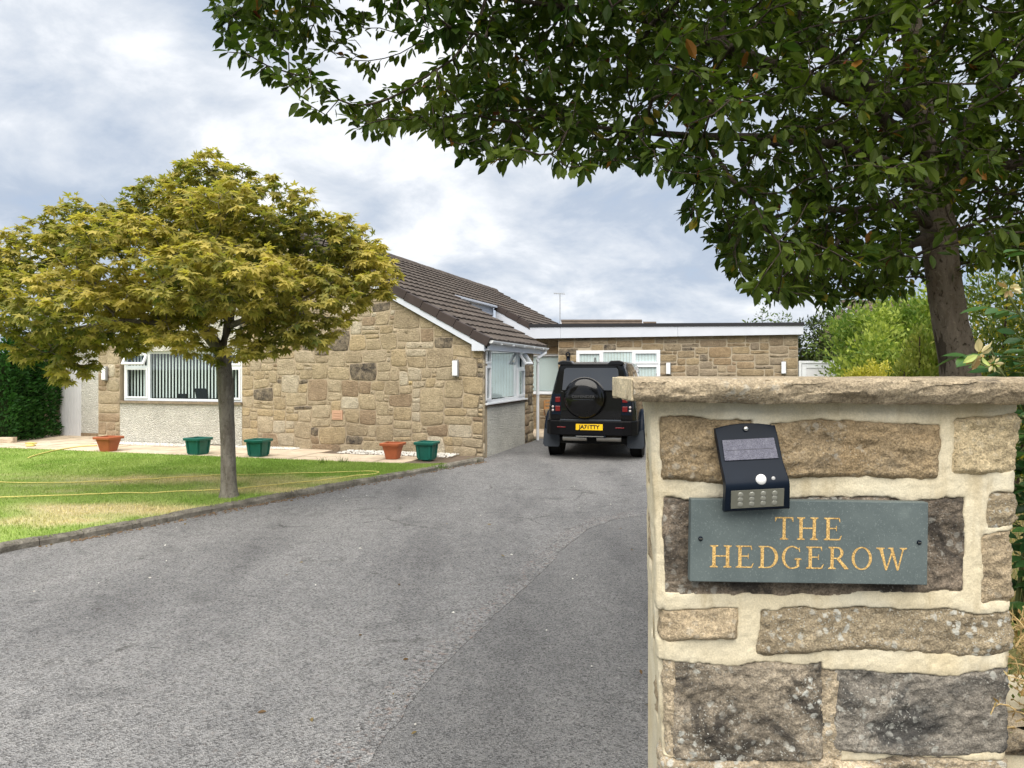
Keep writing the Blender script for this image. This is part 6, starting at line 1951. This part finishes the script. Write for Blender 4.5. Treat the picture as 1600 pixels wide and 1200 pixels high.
def hedge(name, label, x0, x1, y0, y1, ztop, n_, seed):
    rg = np.random.default_rng(seed)
    root = empty(name, ((x0 + x1) / 2, (y0 + y1) / 2, 0)); tag(root, label, 'hedge')
    org_ = np.array([(x0 + x1) / 2, (y0 + y1) / 2, 0])
    fcs = rg.random(n_)
    Lx, Ly = x1 - x0, y1 - y0
    P = np.empty((n_, 3)); Nn = np.zeros((n_, 3))
    a = fcs < 0.5
    P[:, 0] = x0 + Lx * rg.random(n_); P[:, 1] = y0 + Ly * rg.random(n_); P[:, 2] = 0.1 + (ztop - 0.1) * rg.random(n_)
    P[a, 1] = y0; Nn[a, 1] = -1
    b_ = (fcs >= 0.5) & (fcs < 0.78); P[b_, 0] = x1; Nn[b_, 0] = 1
    t_ = fcs >= 0.78; P[t_, 2] = ztop; Nn[t_, 2] = 1
    lump = 0.16 * fbm(P[:, 0] * 1.6, P[:, 1] * 1.6, P[:, 2] * 1.6, 4, seed) - 0.16 * rg.random(n_) ** 2
    rnd_ = np.clip((P[:, 2] - ztop + 0.35) / 0.35, 0, 1) ** 2 * 0.22
    P += Nn * (lump - rnd_)[:, None]
    D = Nn * 0.5 + rg.standard_normal((n_, 3)) * 0.35 + np.array([0, 0, 0.8]) + np.array([0.5, 0, -0.55]) * (rg.random(n_) < 0.5)[:, None]
    g = np.clip(0.5 + 0.7 * fbm(P[:, 0] * 3, P[:, 1] * 3, P[:, 2] * 5, 3, seed + 2) + 0.2 * rg.standard_normal(n_), 0, 1)[:, None]
    C = np.array([0.010, 0.045, 0.008]) * (1 - g) + np.array([0.045, 0.135, 0.024]) * g
    V_, F_, C_ = place_leaves(SLEAF, P, D, Nn + 0.4 * rg.standard_normal((n_, 3)), 0.07 + 0.08 * rg.random(n_), C)
    mesh_obj('foliage', V_ - org_, F_, M['leaf_shrub'], root, cols=C_)
    MB().box(-Lx / 2 + 0.28, Lx / 2 - 0.28, -Ly / 2 + 0.28, Ly / 2 - 0.28, 0, ztop - 0.35).build('shade_core', plain('hedge inner shade', (0.02, 0.03, 0.012), 1.0, 0.0), root)  # added dark box; shade inside the hedge is put into its colour
hedge('boundary_hedge', 'clipped green boundary hedge behind the shrubs on the right', 9.2, 30.0, 25.0, 26.6, 2.6, 9000, 53)
hedge('conifer_hedge', 'tall clipped dark conifer hedge at the left edge', -17.5, -11.75, 17.3, 19.2, 2.55, 16000, 51)
he = empty('hedge_edging', (-12.2, 17.1, 0)); tag(he, 'row of pale edging stones along the foot of the conifer hedge', 'edging')
for q_ in range(7):
    v_, f_ = stone_mesh([(-0.28, 0), (0.28, 0), (0.27, 0.17), (-0.27, 0.15)], q_, 0.01, 0.03)
    mb = MB().add(v_, f_).box(-0.27, 0.27, 0.0, 0.15, 0.0, 0.155)
    o = mb.build('edging_stone', M['slab'], he); o.location = (0.25 - q_ * 0.6, 0.05 * q_ * 0.3 + 0.12 * (q_ == 0), 0.05)

G_ = 'shrubs in the garden bed on the right'
def bl(px, py, Y, rx, rz, ry=None): return (tuple(at(px, py, Y)), (rx / F * Y, (ry or rx) / F * Y, rz / F * Y))
shrub('evergreen_bush', 'dark evergreen bush above the white side gate', 'shrub', [bl(1275, 530, 21.5, 42, 38), bl(1300, 515, 21.8, 35, 32), bl(1255, 548, 21.6, 24, 24), bl(1290, 620, 21.8, 40, 70)], 5200, 0.11, (0.018, 0.032, 0.010), (0.065, 0.085, 0.022), 61, group=G_)
shrub('leafy_shrub', 'tall bright green leafy shrub left of the apple trunk', 'shrub', [bl(1350, 525, 12.5, 52, 45), bl(1400, 505, 12.8, 50, 42), bl(1445, 520, 12.4, 45, 55), bl(1380, 580, 12.0, 90, 60), bl(1440, 600, 12.2, 60, 70)], 15000, 0.085, (0.10, 0.18, 0.028), (0.40, 0.46, 0.09), 62, upright=0.7, base_z=0.2, group=G_, lumps=26, fill=0.6)
shrub('golden_shrub', 'low golden-yellow shrub just above the capstone', 'shrub', [bl(1385, 592, 8.5, 48, 26), bl(1425, 600, 8.6, 40, 30), bl(1350, 605, 8.6, 40, 25)], 7000, 0.05, (0.30, 0.30, 0.04), (0.70, 0.62, 0.12), 63, base_z=0.5, group=G_, lumps=12, fill=0.6)
shrub('feathery_shrub', 'feathery yellow-green shrub directly left of the apple trunk base', 'shrub', [bl(1450, 560, 7.6, 38, 50), bl(1430, 590, 7.5, 40, 35)], 5200, 0.055, (0.14, 0.20, 0.03), (0.42, 0.42, 0.09), 64, upright=1.2, base_z=0.5, group=G_, lumps=12, fill=0.6)
shrub('flowering_shrub', 'yellow-flecked green shrub right of the apple trunk', 'shrub', [bl(1560, 500, 6.8, 62, 70), bl(1610, 480, 7.0, 70, 80), bl(1540, 570, 6.6, 50, 55), bl(1680, 520, 7.0, 90, 100)], 9000, 0.055, (0.09, 0.14, 0.025), (0.24, 0.28, 0.05), 65, base_z=0.6, group=G_, spots=((0.62, 0.50, 0.06), 0.16))
shrub('garden_tree', 'slender pale green sapling tips showing above the flat roof', 'tree', [bl(1192, 492, 30, 11, 18), bl(1222, 503, 30, 16, 12), bl(1172, 506, 30, 9, 7), bl(1200, 560, 30, 26, 52)], 1100, 0.16, (0.05, 0.09, 0.02), (0.13, 0.18, 0.04), 66, group='trees behind the wing')
shrub('bushy_tree', 'rounded green bush rising behind the leafy shrub by the far roof', 'shrub', [bl(1330, 500, 18, 50, 35), bl(1480, 500, 18, 60, 40), bl(1560, 470, 19, 70, 50), bl(1400, 540, 18, 120, 60)], 6500, 0.12, (0.06, 0.11, 0.02), (0.18, 0.24, 0.05), 67, group=G_, lumps=18, fill=0.5)

# rose bush right beside the pier
rose = empty('rose_bush', (1.32, 1.75, bank_z(1.32, 1.75)))
tag(rose, 'rose bush with glossy leaves and withered cream blooms beside the pier', 'rose bush')
rorg = np.array(rose.location)
rnd = random.Random(17)
stems_ = MB(); LP, LD, LU, LS, LC = [], [], [], [], []
def rose_stem(a, b_, c_, n_):
    pts = catmull([a, b_, c_], 8)
    stems_.tube([p_ - Vector(rorg) for p_ in pts], list(np.linspace(0.0055, 0.0022, len(pts))), 6)
    for q_ in range(n_):
        t = 0.15 + 0.85 * (q_ + rnd.random() * 0.6) / n_
        p_ = pts[min(int(t * (len(pts) - 1)), len(pts) - 1)]
        az = Vector((rnd.gauss(0, 1), rnd.gauss(0, 1), rnd.uniform(-0.2, 0.5))).normalized()
        ln = rnd.uniform(0.05, 0.085)
        e_ = p_ + az * ln
        stems_.tube([p_ - Vector(rorg), e_ - Vector(rorg)], [0.0016, 0.0009], 4)
        sd_ = az.cross(Vector((0, 0, 1))).normalized()
        tone = rnd.random()
        for (u, sdv) in ((1.0, 0), (0.72, 1), (0.72, -1), (0.38, 1), (0.38, -1)):
            LP.append(tuple(p_.lerp(e_, u))); LD.append(tuple(az * (1.0 if sdv == 0 else 0.45) + sd_ * sdv * 0.9 + Vector((0, 0, rnd.uniform(-0.45, 0.05)))))
            LU.append((rnd.gauss(0, .25), rnd.gauss(0, .25) - 0.35, 1.0)); LS.append(rnd.uniform(0.040, 0.060) * (1.1 if sdv == 0 else 0.9))
            LC.append((0.022 + 0.05 * tone, 0.075 + 0.07 * tone, 0.022 + 0.012 * tone))
for (tx, ty, td) in [(1572, 455, 1.6), (1590, 400, 1.65), (1545, 540, 1.55), (1610, 480, 1.7), (1640, 420, 1.75), (1600, 540, 1.6), (1650, 520, 1.8), (1560, 575, 1.5), (1625, 585, 1.55), (1590, 610, 1.55), (1680, 450, 1.9), (1600, 700, 1.62), (1610, 760, 1.6), (1640, 660, 1.6), (1620, 380, 1.55), (1598, 650, 1.5), (1604, 830, 1.5)]:
    e_ = at(tx, ty, td)
    a = Vector((1.32 + rnd.uniform(-.12, .12), 1.75 + rnd.uniform(-.08, .12), rose.location.z - 0.02))
    rose_stem(a, a.lerp(e_, 0.55) + Vector((rnd.uniform(-.02, .08), rnd.uniform(-.05, .05), 0.08)), e_, 9)
stems_.build('stems', plain('rose stem', (0.10, 0.12, 0.04), 0.6), rose, smooth=True)['kind'] = 'stuff'
V_, F_, C_ = place_leaves(LEAF, np.array(LP), np.array(LD), np.array(LU), np.array(LS), np.array(LC))
mesh_obj('foliage', V_ - rorg, F_, M['leaf_rose'], rose, cols=C_, smooth=True)
def withered_bloom(p_, size, seed):
    rg = np.random.default_rng(seed); k_ = 16
    d = rg.standard_normal((k_, 3)); d /= np.linalg.norm(d, axis=1, keepdims=True); d[:, 1] -= 0.35
    d[:5, 2] -= 0.8
    cols = np.where((rg.random(k_) < 0.65)[:, None], np.array([0.58, 0.50, 0.28]), np.array([0.40, 0.27, 0.12]))
    cols[:2] = (0.35, 0.42, 0.10)
    V_, F_, C_ = place_leaves(LEAF, np.tile(np.array(p_), (k_, 1)) + 0.004 * d, d, rg.standard_normal((k_, 3)), size * (0.6 + 0.6 * rg.random(k_)), cols)
    o_ = mesh_obj('bloom', V_ - rorg, F_, M['leaf_rose'], rose, cols=C_)
    o_['label'] = 'withered cream rose bloom'
withered_bloom(at(1576, 450, 1.52), 0.022, 1)
withered_bloom(at(1531, 553, 1.42), 0.026, 2)
withered_bloom(at(1552, 568, 1.42), 0.012, 3)

# dry weeds growing over the low wall at the right of the pier
rg = np.random.default_rng(77)
dw = MB(); rnd = random.Random(5)
LP, LD, LU, LS, LC = [], [], [], [], []
for q_ in range(230):
    px, py = rnd.uniform(1560, 1720), rnd.uniform(955, 1150)
    b0 = at(px + 20, py + 25, rnd.uniform(1.10, 1.28))
    pts = [b0]
    d = Vector((rnd.gauss(-0.35, .6), rnd.gauss(-0.1, .3), rnd.uniform(0.1, 0.8))).normalized()
    for k_ in range(4):
        d = (d + Vector((rnd.gauss(0, .35), rnd.gauss(0, .3), rnd.gauss(-.1, .3)))).normalized()
        pts.append(pts[-1] + d * rnd.uniform(0.008, 0.016))
    dw.tube(pts, list(np.linspace(0.0013, 0.0007, 5)), 4)
    for p_ in pts[1:]:
        for _ in range(2):
            LP.append(tuple(p_)); LD.append((rnd.gauss(0, 1), rnd.gauss(0, 1), rnd.gauss(0, 1))); LU.append((rnd.gauss(0, 1), rnd.gauss(0, 1), 1)); LS.append(rnd.uniform(0.006, 0.013))
            t = rnd.random(); LC.append((0.45, 0.34, 0.16) if t < 0.55 else ((0.30, 0.19, 0.07) if t < 0.85 else (0.16, 0.20, 0.05)))
wd_ = empty('dry_weed', (1.0, 1.18, 1.2)); tag(wd_, 'dried straw-coloured weed sprawling over the stones at the lower right', 'weed')
worg = np.array([1.0, 1.18, 1.2])
mesh_obj('stems', np.array(dw.v) - worg, dw.f, plain('dry stem', (0.42, 0.30, 0.14), 0.8), wd_)['kind'] = 'stuff'
V_, F_, C_ = place_leaves(SLEAF, np.array(LP), np.array(LD), np.array(LU), np.array(LS), np.array(LC))
mesh_obj('foliage', V_ - worg, F_, M['leaf_shrub'], wd_, cols=C_)
# dry grass on the bank
NG = 16000
gxr = rg.random(NG); gyr = 1.35 + 5.0 * rg.random(NG) ** 1.5
xe_ = 0.36 + 0.24 * (gyr - 1.3)
gxx = xe_ + 0.1 + 3.0 * gxr
zb = np.interp(gyr, [1.3, 2.5, 4.5, 8, 12, 16], [1.20, 1.15, 0.95, 0.5, 0.2, 0.05]) * smooth01((gxx - xe_) / 0.7) - 0.02
B = np.column_stack([gxx, gyr, zb]); a = rg.random(NG) * 6.28
dx = np.column_stack([np.cos(a), np.sin(a), 0 * a]) * 0.003
tipv = B + np.column_stack([(rg.random((NG, 2)) - .5) * 0.09, 0.04 + 0.08 * rg.random(NG)])
V = np.stack([B - dx, B + dx, tipv], 1)
t = rg.random(NG)[:, None]
cg = np.where(t < 0.7, np.array([0.40, 0.31, 0.14]), np.array([0.16, 0.20, 0.05])) * (0.7 + 0.5 * rg.random((NG, 1)))
o = mesh_obj('dry_grass', V.reshape(-1, 3), np.arange(NG * 3).reshape(-1, 3), M['grass'], cols=np.repeat(cg, 3, 0))
tag(o, 'dry straw-coloured grass on the bank behind the pier', 'grass', kind='stuff')
# weed tufts in the paving and kerb joints
def tuft(p_, h_, label):
    n_ = 26; V, rr = [], random.Random(int(abs(p_.x) * 1000))
    for q_ in range(n_):
        a = rr.uniform(0, 6.28); b0 = Vector((rr.gauss(0, .05), rr.gauss(0, .03), 0)); dxx = Vector((math.cos(a), math.sin(a), 0)) * 0.006
        V += [b0 - dxx, b0 + dxx, b0 + Vector((rr.gauss(0, .06), rr.gauss(0, .05), h_ * rr.uniform(.5, 1.1)))]
    o_ = mesh_obj('weed_tuft', [tuple(q_) for q_ in V], np.arange(n_ * 3).reshape(-1, 3), M['grass'], loc=p_, cols=np.tile(np.array([[0.10, 0.17, 0.03]]), (n_ * 3, 1)))
    tag(o_, label, 'weed', 'weed tufts in the joints')
tuft(on_ground(505, 724, 0.07), 0.14, 'green weed tuft on the lawn edge under the terracotta air brick')
tuft(on_ground(535, 724, 0.07), 0.16, 'green weed tuft between lawn and slabs left of the terracotta planter')
tuft(on_ground(690, 732, 0.09), 0.14, 'green weed tuft on the kerb right of the last green planter')
tuft(on_ground(740, 722, 0.02), 0.10, 'small green weed tuft at the foot of the house corner')

# ------------------------------------------------------------------ far houses and aerial
def far_house(name, label, px0, px1, py_ridge, py_eave, Y, gable_left=True):
    a, b_ = at(px0, py_ridge, Y), at(px1, py_ridge, Y)
    zr = a.z; ze = at(px0, py_eave, Y).z
    L_ = b_.x - a.x; dp_ = (zr - ze) / 0.5
    dp_ = max(dp_, 3.2); ze = zr - dp_ * 0.5
    r_ = empty(name, (a.x + L_ / 2, Y + dp_, 0)); tag(r_, label, 'house', 'houses beyond the wing')
    MB().box(-L_ / 2 + .15, L_ / 2 - .15, -dp_ + .25, dp_ - .25, 0, ze).build('wall', M['far_brick'], r_)
    rf = empty('roof', (0, 0, 0), 0, r_)
    nC = 9
    for k_ in range(nC):
        y0, y1 = -dp_ + dp_ * k_ / nC, -dp_ + dp_ * (k_ + 1) / nC
        z0, z1 = ze + (zr - ze) * k_ / nC, ze + (zr - ze) * (k_ + 1) / nC
        MB().add([(-L_ / 2, y0, z0 + 0.06), (L_ / 2, y0, z0 + 0.06), (L_ / 2, y1, z1), (-L_ / 2, y1, z1), (-L_ / 2, y0, z0 - 0.02), (L_ / 2, y0, z0 - 0.02)], [(0, 1, 2, 3), (4, 5, 1, 0), (0, 3, 4), (1, 5, 2)]).build('tile_course', M['far_tile'], rf)
    MB().add([(-L_ / 2, 0, zr), (L_ / 2, 0, zr), (L_ / 2, dp_, ze), (-L_ / 2, dp_, ze)], [(0, 1, 2, 3)]).build('rear_slope', M['far_tile'], rf)
    MB().tube([(-L_ / 2, 0, zr + 0.03), (L_ / 2, 0, zr + 0.03)], 0.12, 8).build('ridge', M['far_tile'], rf)
    for s_ in (-1, 1):
        x_ = s_ * (L_ / 2 + 0.02)
        MB().prism([(-dp_, ze - 0.2), (0, zr - 0.2), (dp_, ze - 0.2), (dp_, ze + 0.02), (0, zr + 0.02), (-dp_, ze + 0.02)], x_ - 0.02, x_ + 0.02, 'x').build('bargeboard', M['fascia'], rf)
        MB().prism([(-dp_ + .3, ze - 0.3), (dp_ - .3, ze - 0.3), (0, zr - 0.15)], x_ * 0.985 - 0.02, x_ * 0.985 + 0.02, 'x').build('gable_wall', M['far_brick'], rf)
    MB().box(-L_ * 0.2, -L_ * 0.08, -dp_ + .19, -dp_ + .25, 0.9, 2.0).build('window', M['car_glass'], r_)
    return r_
far_house('neighbour_house', 'brown tiled bungalow roof showing above the flat roof left of centre', 882, 1017, 497.5, 520, 46)
far_house('neighbour_house', 'low hipped outbuilding roof at the right end of the distant bungalow', 1012, 1040, 501, 520, 48)
far_house('neighbour_house', 'brown tiled house roof glimpsed behind the bright green shrub', 1365, 1520, 463, 520, 34)
ae = empty('television_aerial', at(875, 503, 45)); tag(ae, 'thin rooftop television aerial on a mast against the sky', 'aerial')
MB().tube([(0, 0, -2.5), (0, 0, 1.75)], 0.022, 6).build('mast', M['grey_plastic'], ae)
MB().tube([(-0.38, 0, 1.75), (0.30, 0, 1.70)], 0.02, 5).build('boom', M['grey_plastic'], ae)
for q_ in range(6): MB().tube([(-0.36 + q_ * 0.12, -0.1, 1.66), (-0.36 + q_ * 0.12, 0.1, 1.82)], 0.012, 4).build('element', M['grey_plastic'], ae)
